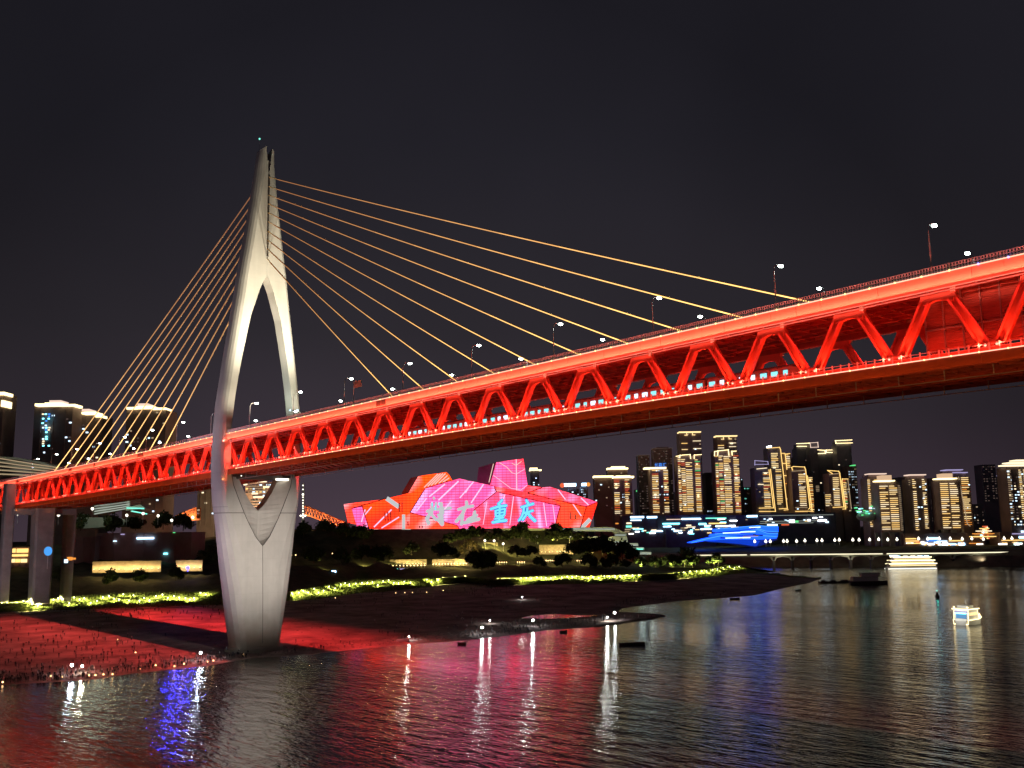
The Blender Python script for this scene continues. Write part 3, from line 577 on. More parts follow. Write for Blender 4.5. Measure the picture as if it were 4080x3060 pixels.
# garden lamps along the grass
g0 = empty('garden_lamp', (0, 0, 0), 'small bollard lamp lighting the long grass of the riverside slope', 'garden lamp', 'garden lamps along the grassy riverside slope')
m = MB(); m.tube([(0, 0, 0), (0, 0, 1.3)], 0.07, 5); m.build('post', M['lampmetal'], g0)
m = MB(); m.ball((0, 0, 1.45), 0.30, 6, 4); m.build('lamp_head', E_['garden'], g0)
GL = []
gl = light('SPOT', 'lamp_light', tuple(np.array((0, 0, 2.6))-HA*0.8), (1.0, 1.0, 0.34), 8500, target=tuple(HA*1.0), parent=g0, shadow_soft_size=0.25, spot_size=math.radians(118), spot_blend=0.35)
reg(g0)
pxs = []
px = 8.0
while px < 2960:
    if not (840 < px < 1155 or 1862 < px < 1962 or 1640 < px < 1680): pxs.append(px)
    px += 17+9*rnd()
for i, px in enumerate(pxs):
    yb = interp(rowdefs[1][1], px); yt = interp(rowdefs[2][1], px); py = yb+(yt-yb)*(0.25+0.6*rnd()) if px < 1850 else yb+(yt-yb)*(0.5+0.25*rnd())
    p = hit(px, py)
    if p is None: continue
    o = g0 if i == 0 else copy_tree(g0); o.location = tuple(p)
# ================================================================== BUILDINGS
def tower(name, label, px0, px1, pyt, pyb, D, thick=24, mat='wall', strips=(), crown=(), lines=(), windows=0, wcol='dim', yaw=0.0, group=None, boxes=(), cat='tower block', fl=2.3, legs=None, extra=None, setback=()):
    pm = (px0+px1)/2; pym = (pyt+pyb)/2; O = Wp(pm, pym, D); zb_ = Wp(pm, pyb, D)[2]; O = np.array((O[0], O[1], zb_))
    gz = drop(O[0]+HA[0]*thick/2, O[1]+HA[1]*thick/2); base = min(zb_, gz)-2 if gz != 0 else zb_-6
    root = empty(name, tuple(O), label, cat, group)
    def L(px, py): P = Wp(px, py, D)-O; return float(P@HR), float(P[2])
    def bx_(m, u0, u1, w0, w1, v0, v1, mi=0): m.box(HR*(u0+u1)/2+HA*(v0+v1)/2+np.array((0, 0, (w0+w1)/2)), (abs(u1-u0), abs(v1-v0), abs(w1-w0)), (HR, HA, (0, 0, 1)), mi)
    u0 = (px0-pm)*D/FPX; u1 = -u0; H = L(pm, pyt)[1]
    m = MB(); bx_(m, u0, u1, base-zb_ if not legs else L(pm, legs)[1], H, 0, thick)
    if not legs:
        for k in range(3):   # shallow vertical piers give the front relief
            uu = u0+(u1-u0)*(0.18+0.32*k); bx_(m, uu-0.6, uu+0.6, 0, H-1, -0.5, 0.02)
    m.build('body', M[mat], root)
    for (a, b, y0, y1) in boxes:
        m = MB(); ua, z0 = L(a, y1); ub, z1 = L(b, y0); bx_(m, ua, ub, z0, z1, 2, thick-2); m.build('roof_block', M[mat], root)
    if strips:
        mats = [E_['warm'], E_['gold'], E_['cream'], E_['redl'], E_['orangel'], E_['greenl'], E_['dim']]
        for (a, b, y0, y1, pal) in strips:
            m = MB(); ym = (y0+y1)/2; ua = L(a, ym)[0]; ub = L(b, ym)[0]; z1 = L(pm, y0)[1]; z0 = L(pm, y1)[1]; nfl = max(2, int(round((z1-z0)/fl)))
            for k in range(nfl):
                z = z0+(z1-z0)*(k+0.5)/nfl; r = rnd()
                if pal == 'c': mi = 3 if r < .14 else 4 if r < .24 else 5 if r < .27 else (0, 1, 2)[int(rnd()*3)]
                elif pal == 'w': mi = (0, 1, 0, 2)[int(rnd()*4)]
                elif pal == 'd': mi = 6
                else: mi = (0, 1, 4)[int(rnd()*3)]
                if rnd() < (0.0 if pal == 'x' else .05): continue
                e = (rnd()*0.45)*(ub-ua) if rnd() < .22 else 0
                if rnd() < .05: bx_(m, ua+(ub-ua)*.2, ua+(ub-ua)*.6, z-1.5, z+0.5, -1.0, -0.5, 2)
                bx_(m, ua, ub-e, z-0.30, z+0.30, -1.1, -0.55, mi)
            m.build('balcony_lights', mats, root)
    if crown:
        m = MB(); cm = {}
        for (a, b, y, hgt, key) in crown:
            cm.setdefault(key, len(cm)); ua, z = L(a, y); ub, _ = L(b, y); z = L((a+b)/2, y)[1]; h_ = hgt*D/FPX
            bx_(m, ua, ub, z-h_/2, z+h_/2, -2.2, min(thick, 14), cm[key])
        m.build('roof_crown_light', [E_[k] for k in cm], root)
    if lines:
        m = MB(); cm = {}
        for (pts, w, key) in lines:
            cm.setdefault(key, len(cm)); w_ = w*D/FPX
            Q = [HR*L(*p)[0]+np.array((0, 0, L(*p)[1]))-HA*1.4 for p in pts]
            for i in range(len(Q)-1):
                d = (Q[i+1]-Q[i]); d = d/np.linalg.norm(d); m.bar(Q[i]-d*w_/2, Q[i+1]+d*w_/2, w_, 0.7, up=(0, 0, 1) if abs(d[2]) < .7 else tuple(HR), mi=cm[key])
        m.build('outline_light', [E_[k] for k in cm], root)
    if windows:
        m = MB(); nf = int((H)/3.4); nc = max(2, int((u1-u0)/3.2))
        for i in range(nf):
            for j in range(nc):
                if rnd() < windows:
                    u = u0+(u1-u0)*(j+0.5)/nc; z = 3.4*(i+0.5); w_ = 0.8+rnd()*0.5
                    bx_(m, u-w_, u+w_, z-0.65, z+0.65, -0.14, -0.02, int(rnd()*3))
        if m.v: m.build('lit_window', [E_[wcol], E_['brown'], E_['brown' if wcol == 'brown' else 'coolw']], root)
    if legs:
        m = MB()
        for t_ in (0.06, 0.45, 0.55, 0.94):
            uu = u0+(u1-u0)*t_; bx_(m, uu-1.6, uu+1.6, base-zb_, L(pm, legs)[1], 0.5, 4.5); bx_(m, uu-1.6, uu+1.6, base-zb_, L(pm, legs)[1], thick-4.5, thick-0.5)
        m.build('stilt', M['walll'], root)
    if extra: extra(root, L, bx_)
    return root
# --- right skyline, left group
g = 'residential towers on the far shore'
D1 = 1250
tower('tower_block', 'dark tower with a gold-lit flat crown beside the glowing theatre', 2370, 2444, 1902, 2062, D1+25, strips=(), crown=[(2366, 2445, 1898, 7, 'crown')], windows=.08, group=g)
tower('tower_block', 'taller dark tower with gold crown rising behind its twin next to the theatre', 2424, 2503, 1870, 2062, D1+70, crown=[(2421, 2504, 1866, 6, 'crown'), (2438, 2492, 1860, 5, 'crown')], windows=.08, group=g)
tower('tower_block', 'gold-crowned tower with two columns of red and cream balcony lights', 2447, 2520, 1904, 2062, D1-10, strips=[(2448, 2469, 1908, 2048, 'c'), (2491, 2509, 1908, 2048, 'c')], crown=[(2444, 2527, 1900, 7, 'crown'), (2456, 2512, 1896, 4, 'crown')], windows=.10, group=g)
tower('tower_block', 'unlit brown tower, lower of the two behind the blue-signed tower', 2546, 2592, 1812, 2060, D1+120, strips=[(2550, 2588, 1820, 1900, 'd')] if False else (), crown=[(2542, 2590, 1812, 1.5, 'brown')], windows=.45, wcol='brown', group=g)
tower('tower_block', 'tallest unlit brown tower behind the blue-signed tower', 2608, 2682, 1784, 2060, D1+100, crown=[(2604, 2684, 1784, 1.5, 'brown')], boxes=[(2622, 2668, 1778, 1784)], windows=.45, wcol='brown', group=g)
def sign_txt(txt, px, py, D, size, mat, root, ext=0.2, off=3.0):
    c = bpy.data.curves.new('sign_characters', 'FONT'); c.body = txt; c.size = size; c.align_x = 'CENTER'; c.align_y = 'CENTER'; c.extrude = ext
    o = bpy.data.objects.new('sign_characters', c); COL.objects.link(o); c.materials.append(mat)
    dg = bpy.context.evaluated_depsgraph_get(); me = bpy.data.meshes.new_from_object(o.evaluated_get(dg)); bpy.data.objects.remove(o); o = bpy.data.objects.new('sign_characters', me); COL.objects.link(o)
    if not me.materials: me.materials.append(mat)
    P = Wp(px, py, D)-HA*off; x, y, z = HR, np.array((0, 0, 1.0)), -HA
    o.parent = root; P = P-np.array(root.location)
    o.matrix_local = Matrix(((x[0], y[0], z[0], P[0]), (x[1], y[1], z[1], P[1]), (x[2], y[2], z[2], P[2]), (0, 0, 0, 1)))
    return o
t_ = tower('tower_block', 'tower with blue Chinese rooftop sign and two columns of balcony lights', 2594, 2664, 1868, 2062, D1, strips=[(2600, 2625, 1870, 2044, 'c'), (2646, 2664, 1870, 2044, 'c')], crown=[(2570, 2656, 1864, 6, 'crown')], windows=.10, group=g)
sign_txt('长嘉汇', 2630, 1854, D1, 5.2, E_['blue'], t_)
tower('tower_block', 'tall slim tower with thin gold roof beam behind the wider lit tower', 2713, 2799, 1722, 2050, D1+60, strips=[(2718, 2742, 1752, 1802, 'w'), (2764, 2796, 1740, 1802, 'w')], crown=[(2709, 2797, 1719, 4, 'warm')], lines=[([(2739, 1722), (2741, 1732), (2732, 1732)], 3, 'warm'), ([(2762, 1720), (2763, 1731), (2772, 1731)], 3, 'warm')], windows=.03, fl=10.5, group=g)
tower('tower_block', 'broad tower whose whole front is lit gold and red, left of the pair', 2700, 2798, 1814, 2050, D1, strips=[(2704, 2715, 1818, 2040, 'c'), (2717, 2733, 1826, 2040, 'c'), (2735, 2760, 1832, 2040, 'w'), (2772, 2792, 1828, 2040, 'c')], lines=[([(2697, 1817), (2722, 1812), (2752, 1810), (2754, 1825)], 4, 'crown'), ([(2768, 1825), (2769, 1812), (2796, 1810)], 4, 'crown'), ([(2710, 1822), (2712, 1812)], 3, 'crown')], windows=.04, group=g)
tower('tower_block', 'dark tower with a few lit rooms between the two broad lit towers', 2814, 2848, 1882, 2052, D1+90, windows=.22, wcol='coolw', group=g)
tower('tower_block', 'tall slim tower with thin gold roof beam, the right one of two', 2862, 2942, 1738, 2050, D1+60, strips=[(2864, 2888, 1768, 1788, 'w'), (2908, 2936, 1756, 1786, 'w')], crown=[(2856, 2942, 1735, 4, 'warm')], lines=[([(2886, 1738), (2887, 1748), (2878, 1748)], 3, 'warm'), ([(2908, 1737), (2909, 1747), (2918, 1747)], 3, 'warm')], windows=.03, fl=10.5, group=g)
tower('tower_block', 'broad tower whose whole front is lit gold and cream, right of the pair', 2852, 2950, 1794, 2050, D1, strips=[(2854, 2865, 1812, 2044, 'c'), (2867, 2884, 1812, 2044, 'c'), (2887, 2914, 1814, 2044, 'w'), (2926, 2947, 1812, 2044, 'c')], lines=[([(2849, 1815), (2850, 1798), (2862, 1796)], 3, 'crown'), ([(2862, 1812), (2864, 1795), (2905, 1791), (2907, 1812)], 4, 'crown'), ([(2920, 1812), (2919, 1797), (2936, 1796)], 4, 'crown')], windows=.04, group=g)
tower('tower_block', 'low dark tower with teal windows left of the blue-rimmed tower', 2966, 3000, 1940, 2052, D1+80, crown=[(2984, 3006, 1884, 3, 'dim')] if False else (), windows=.20, wcol='teal', group=g)
g2 = 'office towers outlined in gold light'
tower('tower_block', 'small tower with a blue-rimmed open crown at the left of the gold group', 3010, 3066, 1862, 2040, D1, mat='wallb', strips=[(3043, 3068, 1880, 2022, 'c')], lines=[([(3010, 1852), (3011, 1834), (3062, 1838), (3064, 1849), (3010, 1850)], 3.2, 'violet'), ([(3018, 1868), (3056, 1864)], 3, 'cream'), ([(3066, 1872), (3078, 2024), (3022, 2025)], 3.5, 'gold'), ([(3072, 1870), (3085, 2038), (3022, 2038)], 3.5, 'gold'), ([(3022, 1930), (3040, 1930)], 4, 'cream')], windows=.08, group=g2)
tower('tower_block', 'tall narrow tower topped by a white beacon and gold right edge', 3066, 3116, 1782, 2046, D1+15, mat='wallb', strips=[(3076, 3103, 1802, 1864, 'w'), (3092, 3114, 1868, 2012, 'w')], lines=[([(3060, 1784), (3110, 1781), (3114, 1790), (3122, 1900), (3131, 2026), (3100, 2028)], 3.6, 'gold')], crown=[(3070, 3078, 1777, 6, 'white')], group=g2, windows=.04)
tower('tower_block', 'slim gold-edged tower right behind the beacon-topped tower', 3118, 3158, 1806, 2046, D1+30, strips=[(3138, 3152, 1808, 2034, 'w')], lines=[([(3150, 1806), (3132, 1808), (3134, 1830), (3147, 2030), (3105, 2034)], 3.6, 'gold'), ([(3118, 1805), (3130, 1805)], 3, 'gold'), ([(3120, 1846), (3132, 1846)], 4, 'gold'), ([(3124, 1895), (3136, 1895)], 4, 'gold'), ([(3128, 1927), (3138, 1927)], 4, 'orangel')], group=g2, windows=.02)
tower('tower_block', 'plain brown tower half hidden behind the gold-edged slim tower', 3152, 3190, 1822, 2046, D1+120, windows=.3, wcol='brown', group=g2)
tower('tower_block', 'tall dark tower with a double bar of gold light on its roof', 3182, 3230, 1782, 2048, D1+90, mat='wallb', lines=[([(3180, 1766), (3229, 1764), (3229, 1777), (3181, 1777)], 3.6, 'crown')], boxes=[(3186, 3228, 1766, 1782)], windows=.05, wcol='cream', group=g2)
tower('tower_block', 'tall dark tower with a square ring of rose light on its roof', 3236, 3264, 1784, 2048, D1+70, mat='wallb', lines=[([(3233, 1763), (3264, 1761), (3265, 1780), (3235, 1781), (3233, 1763)], 3.6, 'rose')], boxes=[(3237, 3263, 1764, 1784)], strips=[(3249, 3262, 1934, 1960, 'd')], windows=.06, wcol='coolw', group=g2)
tower('tower_block', 'outlined gold tower with slanted crown, left of the rose ring tower', 3158, 3214, 1866, 2044, D1, strips=[(3184, 3210, 1886, 2018, 'w')], lines=[([(3160, 1872), (3157, 1862), (3164, 1858), (3208, 1860), (3212, 1870), (3223, 2024), (3218, 2028)], 3.8, 'gold'), ([(3158, 1877), (3208, 1874)], 3, 'dim'), ([(3166, 2023), (3212, 2022)], 2.5, 'dim'), ([(3218, 1896), (3231, 2037), (3166, 2038)], 3.8, 'gold')], windows=.10, group=g2)
tower('tower_block', 'slim side tower with orange strips right of the slanted-crown tower', 3220, 3242, 1898, 2050, D1+12, strips=[(3224, 3240, 1900, 2048, 'o')], group=g2)
tower('tower_block', 'dark tower crowned by two facing brackets of gold light', 3266, 3330, 1806, 2048, D1+100, mat='wallb', lines=[([(3264, 1791), (3292, 1793), (3293, 1805), (3265, 1806)], 3.4, 'crown'), ([(3330, 1791), (3297, 1792), (3297, 1801), (3330, 1802)], 3.4, 'crown')], boxes=[(3270, 3328, 1793, 1806)], windows=.06, wcol='cream', group=g2)
tower('tower_block', 'tallest dark tower of the gold group with a double roof bar', 3342, 3400, 1770, 2048, D1+80, mat='wallb', lines=[([(3400, 1751), (3335, 1754), (3337, 1765), (3401, 1763)], 4, 'crown')], boxes=[(3344, 3399, 1754, 1770)], windows=.07, wcol='cream', group=g2)
tower('tower_block', 'gold outlined tower with open lantern top at the right of the gold group', 3306, 3352, 1884, 2040, D1, strips=[(3321, 3344, 1900, 2016, 'w'), (3287, 3309, 1968, 2018, 'w')], lines=[([(3318, 1886), (3301, 1874), (3344, 1877), (3348, 1884), (3358, 2020), (3316, 2022)], 3.8, 'gold'), ([(3308, 1890), (3346, 1886)], 2.4, 'dim')], windows=.05, group=g2)
tower('tower_block', 'shorter gold outlined tower with rounded shoulder beside the lantern-topped tower', 3358, 3388, 1908, 2040, D1+8, strips=[(3362, 3374, 1912, 2024, 'c')], lines=[([(3380, 1908), (3358, 1908), (3356, 1916), (3365, 2028), (3314, 2030)], 3.6, 'gold'), ([(3380, 1910), (3388, 2028)], 2, 'dim')], windows=.3, wcol='cream', group=g2)
tower('tower_block', 'greenish tower speckled with lit windows at the end of the gold group', 3384, 3418, 1856, 2040, D1+40, windows=.55, wcol='dim', crown=[(3404, 3412, 1853, 4, 'greenl')], group=g2)
# --- right waterfront towers
g3 = 'lit towers along the right waterfront'; D2 = 1130
tower('tower_block', 'rose-roofed tower standing behind the front stilted tower on the left', 3462, 3532, 1902, 2112, D2+30, strips=[(3461, 3471, 1908, 2100, 'w'), (3489, 3502, 1908, 2104, 'w')], crown=[(3467, 3537, 1887, 4, 'rose')], boxes=[(3468, 3530, 1889, 1902)], windows=.02, group=g3)
tower('tower_block', 'front tower on lit stilts with glowing box roof, the left of two', 3508, 3592, 1920, 2176, D2, strips=[(3510, 3543, 1932, 2112, 'w'), (3549, 3580, 1932, 2112, 'w'), (3585, 3594, 1932, 2116, 'd')], crown=[(3502, 3571, 1915, 5, 'crown'), (3519, 3558, 1902, 19, 'glowbox')], legs=2121, group=g3)
tower('tower_block', 'middle tower with two columns of lights and a thin rose roof', 3632, 3700, 1906, 2120, D2+20, strips=[(3641, 3654, 1906, 2114, 'w'), (3680, 3693, 1906, 2108, 'w'), (3624, 3632, 1908, 1935, 'd')], crown=[(3626, 3695, 1891, 4, 'rose')], boxes=[(3636, 3692, 1893, 1906)], windows=.12, wcol='coolw', group=g3)
tower('tower_block', 'violet-roofed tower standing behind the right stilted tower', 3786, 3872, 1900, 2098, D2+40, strips=[(3836, 3864, 1899, 2094, 'o')], crown=[(3774, 3843, 1871, 3.4, 'violet'), (3805, 3861, 1882, 3.4, 'violet')], boxes=[(3786, 3842, 1873, 1900), (3812, 3860, 1884, 1900)], lines=[([(3824, 1900), (3846, 2086), (3856, 2096)], 2.6, 'dim')], windows=.04, group=g3)
tower('tower_block', 'front tower on pink stilts with glowing box roof, the right of two', 3752, 3836, 1912, 2176, D2, strips=[(3753, 3784, 1922, 2106, 'w'), (3791, 3822, 1922, 2106, 'w')], crown=[(3745, 3820, 1906, 5, 'crown'), (3762, 3802, 1894, 17, 'glowbox')], legs=2110, group=g3)
tower('tower_block', 'faint unlit ribbed tower standing alone near the right edge', 3918, 3972, 1850, 2000, D2+250, mat='wallb', strips=[(3920, 3970, 1856, 1990, 'd')] if False else (), windows=.5, wcol='brown', group=g3)
tower('tower_block', 'small tower with a pink lit top right of the unlit ribbed tower', 3978, 4000, 1896, 2060, D2+260, mat='wallb', crown=[(3981, 3998, 1898, 8, 'violet')], group=g3)
tower('tower_block', 'stepped-roof tower with cream bars cut by the right edge of the photo', 4020, 4120, 1860, 2096, D2, strips=[(4020, 4034, 1868, 2070, 'd'), (4066, 4076, 1868, 2070, 'w'), (4085, 4110, 1868, 2080, 'w')], crown=[(4010, 4120, 1852, 5, 'cream'), (4026, 4120, 1842, 4, 'cream'), (4056, 4120, 1832, 4, 'cream')], windows=.45, wcol='cream', group=g3)
tower('tower_block', 'low dim tower left of the middle rose-roofed tower', 3588, 3618, 1900, 2110, D2+200, mat='wallb', windows=.25, wcol='brown', group=g3)
tower('tower_block', 'low dim tower right of the middle rose-roofed tower', 3702, 3730, 1905, 2110, D2+200, mat='wallb', windows=.25, wcol='brown', group=g3)
tower('tower_block', 'low grey block beside the violet-roofed tower', 3880, 3920, 2008, 2100, D2+120, mat='wallb', windows=.2, wcol='dim', group=g3)
# extra dim silhouettes
for i, (a, b, t0_, D_, lab) in enumerate([(2535, 2548, 1950, 1500, 'thin dark tower with green sign left of the brown towers'), (2690, 2712, 1960, 1500, 'dim tower with scattered lit windows left of the broad gold tower'), (2806, 2822, 1920, 1550, 'thin dim tower just right of the broad gold-and-red tower'), (2115, 2150, 1868, 1500, 'distant tower with a gold crown peeping over the theatre'), (2948, 2964, 1905, 1550, 'thin dark tower right of the second broad tower')]):
    tower('tower_block', lab, a, b, t0_, 2070, D_, mat='wallb', windows=.2, wcol='coolw', crown=[(a-6, b+8, t0_+4, 4, 'crown'), (a-4, b-8, t0_-3, 4, 'crown')] if a == 2115 else [(a, b, t0_+6, 4, 'greenl')] if a == 2535 else ())
t_ = tower('office_block', 'blue-glass office block with white rooftop sign and round red logos', 2268, 2308, 1946, 2080, 1400, mat='wallb', windows=.35, wcol='coolw', crown=[(2248, 2296, 1931, 11, 'sky')], cat='office block')
m = MB(); m.ball(Wp(2240, 1934, 1395)-np.array(t_.location), 3.4, 10, 6); m.build('round_logo', E_['redl'], t_)
t_ = tower('office_block', 'slim office block with pale sign and orange round logo, right of the theatre', 2316, 2344, 1938, 2080, 1400, mat='wallb', windows=.35, wcol='coolw', crown=[(2320, 2338, 1929, 10, 'sky')], cat='office block')
m = MB(); m.ball(Wp(2344, 1930, 1395)-np.array(t_.location), 3.0, 10, 6); m.build('round_logo', E_['orangel'], t_)
# --- podiums and shop lights
def lights_block(name, label, px0, px1, pyt, pyb, D, items, thick=26, mat='wallb', cat='shopping centre'):
    mat = 'mall' if mat == 'wallb' else mat
    def ex(root, L, bx_):
        cm = {}; m = MB()
        for (a, b, y, h_, key) in items:
            cm.setdefault(key, len(cm)); ua, z = L(a, y); ub = L(b, y)[0]; hh = h_*D/FPX/2; bx_(m, ua, ub, z-hh, z+hh, -1.2, -0.2, cm[key])
        m.build('shop_sign_light', [E_[k] for k in cm], root)
    return tower(name, label, px0, px1, pyt, pyb, D, thick=thick, mat=mat, extra=ex, cat=cat)
def rnd_items(px0, px1, ys, n, keys, wmax=26, hmin=2.0, hmax=5.0):
    return [(a, a+5+rnd()*wmax, ys[0]+(ys[1]-ys[0])*rnd(), hmin+rnd()*(hmax-hmin), random.choice(keys)) for a in [px0+(px1-px0-wmax)*rnd() for _ in range(n)]]
keys = ['coolw', 'sky', 'cyan', 'white', 'teal', 'cream', 'dim', 'warm', 'coolw', 'wwhite', 'dim']
lights_block('shopping_centre', 'dark mall with cyan and white signs below the gold-crowned towers', 2480, 2650, 2054, 2130, 1190, [(2512, 2566, 2061, 7, 'sky'), (2578, 2618, 2061, 7, 'sky'), (2512, 2556, 2073, 5, 'coolw'), (2496, 2516, 2085, 6, 'cream'), (2494, 2516, 2098, 8, 'teal'), (2522, 2562, 2108, 4, 'cyan'), (2452, 2464, 2086, 5, 'orangel')]+rnd_items(2486, 2648, (2100, 2128), 18, keys))
lights_block('shopping_centre', 'long mall lined with white light bands below the broad gold towers', 2652, 2850, 2052, 2132, 1185, [(2656, 2796, 2070, 3, 'rose'), (2716, 2792, 2068, 6, 'sky'), (2640, 2708, 2087, 5, 'cyan'), (2642, 2674, 2098, 5, 'sky'), (2812, 2894, 2065, 4, 'teal'), (2784, 2814, 2088, 7, 'cyan'), (2736, 2770, 2100, 3, 'cream'), (2824, 2892, 2086, 5, 'gold')]+rnd_items(2656, 2846, (2090, 2130), 26, keys))
lights_block('shopping_centre', 'terraced podium with pale green floor bands above the blue museum', 2852, 3020, 2052, 2120, 1195, [(2838, 2894, 2066, 4, 'teal'), (2976, 3018, 2057, 7, 'sky'), (2850, 2900, 2097, 5, 'sky')]+rnd_items(2856, 3016, (2066, 2118), 16, keys))
lights_block('shopping_centre', 'terraced podium with white lights under the outlined gold towers', 3022, 3330, 2044, 2096, 1190, [(3056, 3096, 2092, 5, 'sky'), (3144, 3165, 2077, 10, 'white'), (3216, 3228, 2073, 6, 'white'), (3258, 3292, 2074, 7, 'white'), (3288, 3300, 2080, 7, 'coolw'), (3112, 3142, 2091, 5, 'redl'), (3028, 3250, 2078, 1.5, 'terr'), (3026, 3320, 2055, 1.2, 'terr'), (3026, 3240, 2086, 1.5, 'terr'), (3168, 3180, 2078, 8, 'greenl')]+rnd_items(3030, 3300, (2060, 2084), 13, keys, 12))
lights_block('waterfront_shops', 'row of orange and blue lit shops between the stilted towers', 3600, 3860, 2124, 2180, 1120, [(3608, 3650, 2147, 4, 'gold'), (3608, 3660, 2156, 4, 'gold'), (3612, 3668, 2165, 4, 'gold'), (3648, 3664, 2160, 5, 'redl'), (3696, 3740, 2146, 6, 'sky'), (3692, 3748, 2155, 5, 'blue'), (3730, 3772, 2157, 5, 'coolw'), (3696, 3720, 2168, 5, 'white'), (3754, 3774, 2168, 9, 'white'), (3780, 3836, 2155, 4, 'gold'), (3816, 3842, 2168, 9, 'sky'), (3672, 3682, 2166, 8, 'sky')]+rnd_items(3606, 3856, (2160, 2178), 22, ['gold', 'white', 'sky', 'cyan', 'orangel', 'wwhite']), cat='shops', mat='wall')
lights_block('waterfront_shops', 'low shops with amber eaves lights right of the stilted towers', 3850, 3925, 2150, 2182, 1120, [(3860, 3905, 2165, 3, 'orangel'), (3890, 3915, 2168, 5, 'wwhite')], cat='shops', mat='wall')
lights_block('waterfront_shops', 'low shops with orange roof line and blue sign at the right edge', 3985, 4130, 2120, 2184, 1120, [(3990, 4120, 2153, 3, 'gold'), (4060, 4120, 2141, 7, 'sky'), (4034, 4110, 2127, 4, 'violet'), (3976, 4010, 2168, 6, 'wwhite'), (4070, 4080, 2118, 8, 'coolw')]+rnd_items(3990, 4090, (2160, 2178), 12, ['gold', 'white', 'orangel', 'teal']), cat='shops', mat='wall')
# pagoda-like festive building
pg = empty('pagoda', tuple(Wp(3940, 2148, 1110)), 'tiered festive pagoda glowing orange, cyan and red on the right shore', 'pagoda')
m = MB(); mi = 0
tiers = [(17.5, 0, 3.2), (14.5, 3.4, 3), (10.5, 6.6, 2.8), (6.5, 9.6, 2.6), (3.5, 12.4, 2.2)]
for i, (w, z, h) in enumerate(tiers):
    x0 = -3+i*0.9; c = HR*x0+HA*8+np.array((0, 0, z+h/2)); m.box(c, (w*1.1, w*0.8, h*0.55), (HR, HA, (0, 0, 1)))
m.build('body', M['brown'], pg)
m = MB()
for i, (w, z, h) in enumerate(tiers):
    x0 = -3+i*0.9; c = HR*x0+HA*8+np.array((0, 0, z+h*0.9)); m.box(c, (w*1.3, w, 0.9), (HR, HA, (0, 0, 1)), mi=(0, 1, 2, 0, 3)[i])
    for q in range(5): m.box(HR*(x0+(rnd()-.5)*w)+HA*(8-w*0.5)+np.array((0, 0, z+h*0.3)), (1.6, 0.5, 1.4), (HR, HA, (0, 0, 1)), mi=int(rnd()*5))
m.build('eaves_light', [E_['gold'], E_['orangel'], E_['cream'], E_['redl'], E_['cyan']], pg)
# round lit pavilion
dm = empty('domed_pavilion', tuple(Wp(3452, 2068, 1150)), 'green-white domed pavilion shining beside the left waterfront towers', 'pavilion')
m = MB(); m.ball((0, 0, 3), 11, 14, 7, sc=(1, 1, 0.55)); m.build('dome', pmat('dome_skin', (0.5, 0.6, 0.5), 0.6), dm)
m = MB()
for q in range(26): a = rnd()*6.28; r_ = 7+rnd()*7; m.box(np.array((math.cos(a)*r_, math.sin(a)*r_, 3+rnd()*12)), (2.4, 2.4, 1.2), mi=int(rnd()*3))
m.build('string_lights', [E_['coolw'], E_['teal'], E_['greenl']], dm)
# viaduct along the far shore
vd = empty('riverside_viaduct', tuple(Wp(3400, 2210, 985)), 'long riverside road viaduct with a white lit edge and haunched piers', 'viaduct')
vo = np.array(vd.location)
def vline(a, b, D=985): return [Wp(px, interp([(2700, 2213), (3400, 2207.5), (3700, 2205), (4080, 2199), (4400, 2195)], px), D) for px in (a, (a+b)/2, b)]
m = MB()
for a, b in ((2640, 4400),):
    pts = [Wp(px, interp([(2700, 2213), (3400, 2207.5), (3700, 2205), (4080, 2199), (4400, 2195)], px)+2.5, 985) for px in range(a, b, 60)]
    m.loft([[p-vo+HA*0.4, p-vo+HA*11, p-vo+HA*11+np.array((0, 0, -1.3)), p-vo+HA*0.4+np.array((0, 0, -1.3))] for p in pts])
m.build('road_deck', M['walll'], vd)
m = MB()
for a, b in ((2745, 2976), (2990, 3517), (3533, 4042), (4064, 4200)):
    pts = vline(a, b)
    for i in range(2): m.bar(pts[i]-vo, pts[i+1]-vo, 0.25, 0.8)
m.build('edge_light', E_['pierlit'], vd)
for px in (3083, 3157, 3232, 3311, 3389, 3472, 3629, 3712, 3797, 3882, 3967):
    p = Wp(px, interp([(2700, 2213), (3400, 2207.5), (3700, 2205), (4080, 2199)], px)+5, 985)-vo
    m = MB()
    for s_ in (-1, 1):
        m.prism([p+HR*s_*2.0, p+HR*s_*11+np.array((0, 0, 0.1)), p+HR*s_*11+np.array((0, 0, -0.5)), p+HR*s_*3+np.array((0, 0, -2.0)), p+HR*s_*1.3+np.array((0, 0, -4.6)), p+HR*s_*0.6+np.array((0, 0, -4.6))], HA*3)
    m.build('haunch', M['walll'], vd)
    m = MB(); m.prism([p+HR*-1.2+HA*0.3+np.array((0, 0, -4.5)), p+HR*1.2+HA*0.3+np.array((0, 0, -4.5)), p+HR*1.2+HA*0.3+np.array((0, 0, -13)), p+HR*-1.2+HA*0.3+np.array((0, 0, -13))], HA*2.4)
    m.build('pier', M['hull'], vd)
for a, b in ((2990, 3250), (3250, 3517), (3540, 3790), (3790, 4040)):
    A = Wp((a+b)/2, 2222, 975); o = light('SPOT', 'viaduct_light', A, (1.0, 0.88, 0.6), 2600, target=A+HA*22-np.array((0, 0, 9)), spot_size=math.radians(130), spot_blend=0.8, shadow_soft_size=1); o.parent = vd; o.matrix_parent_inverse = Matrix.Translation(-Vector(vo))
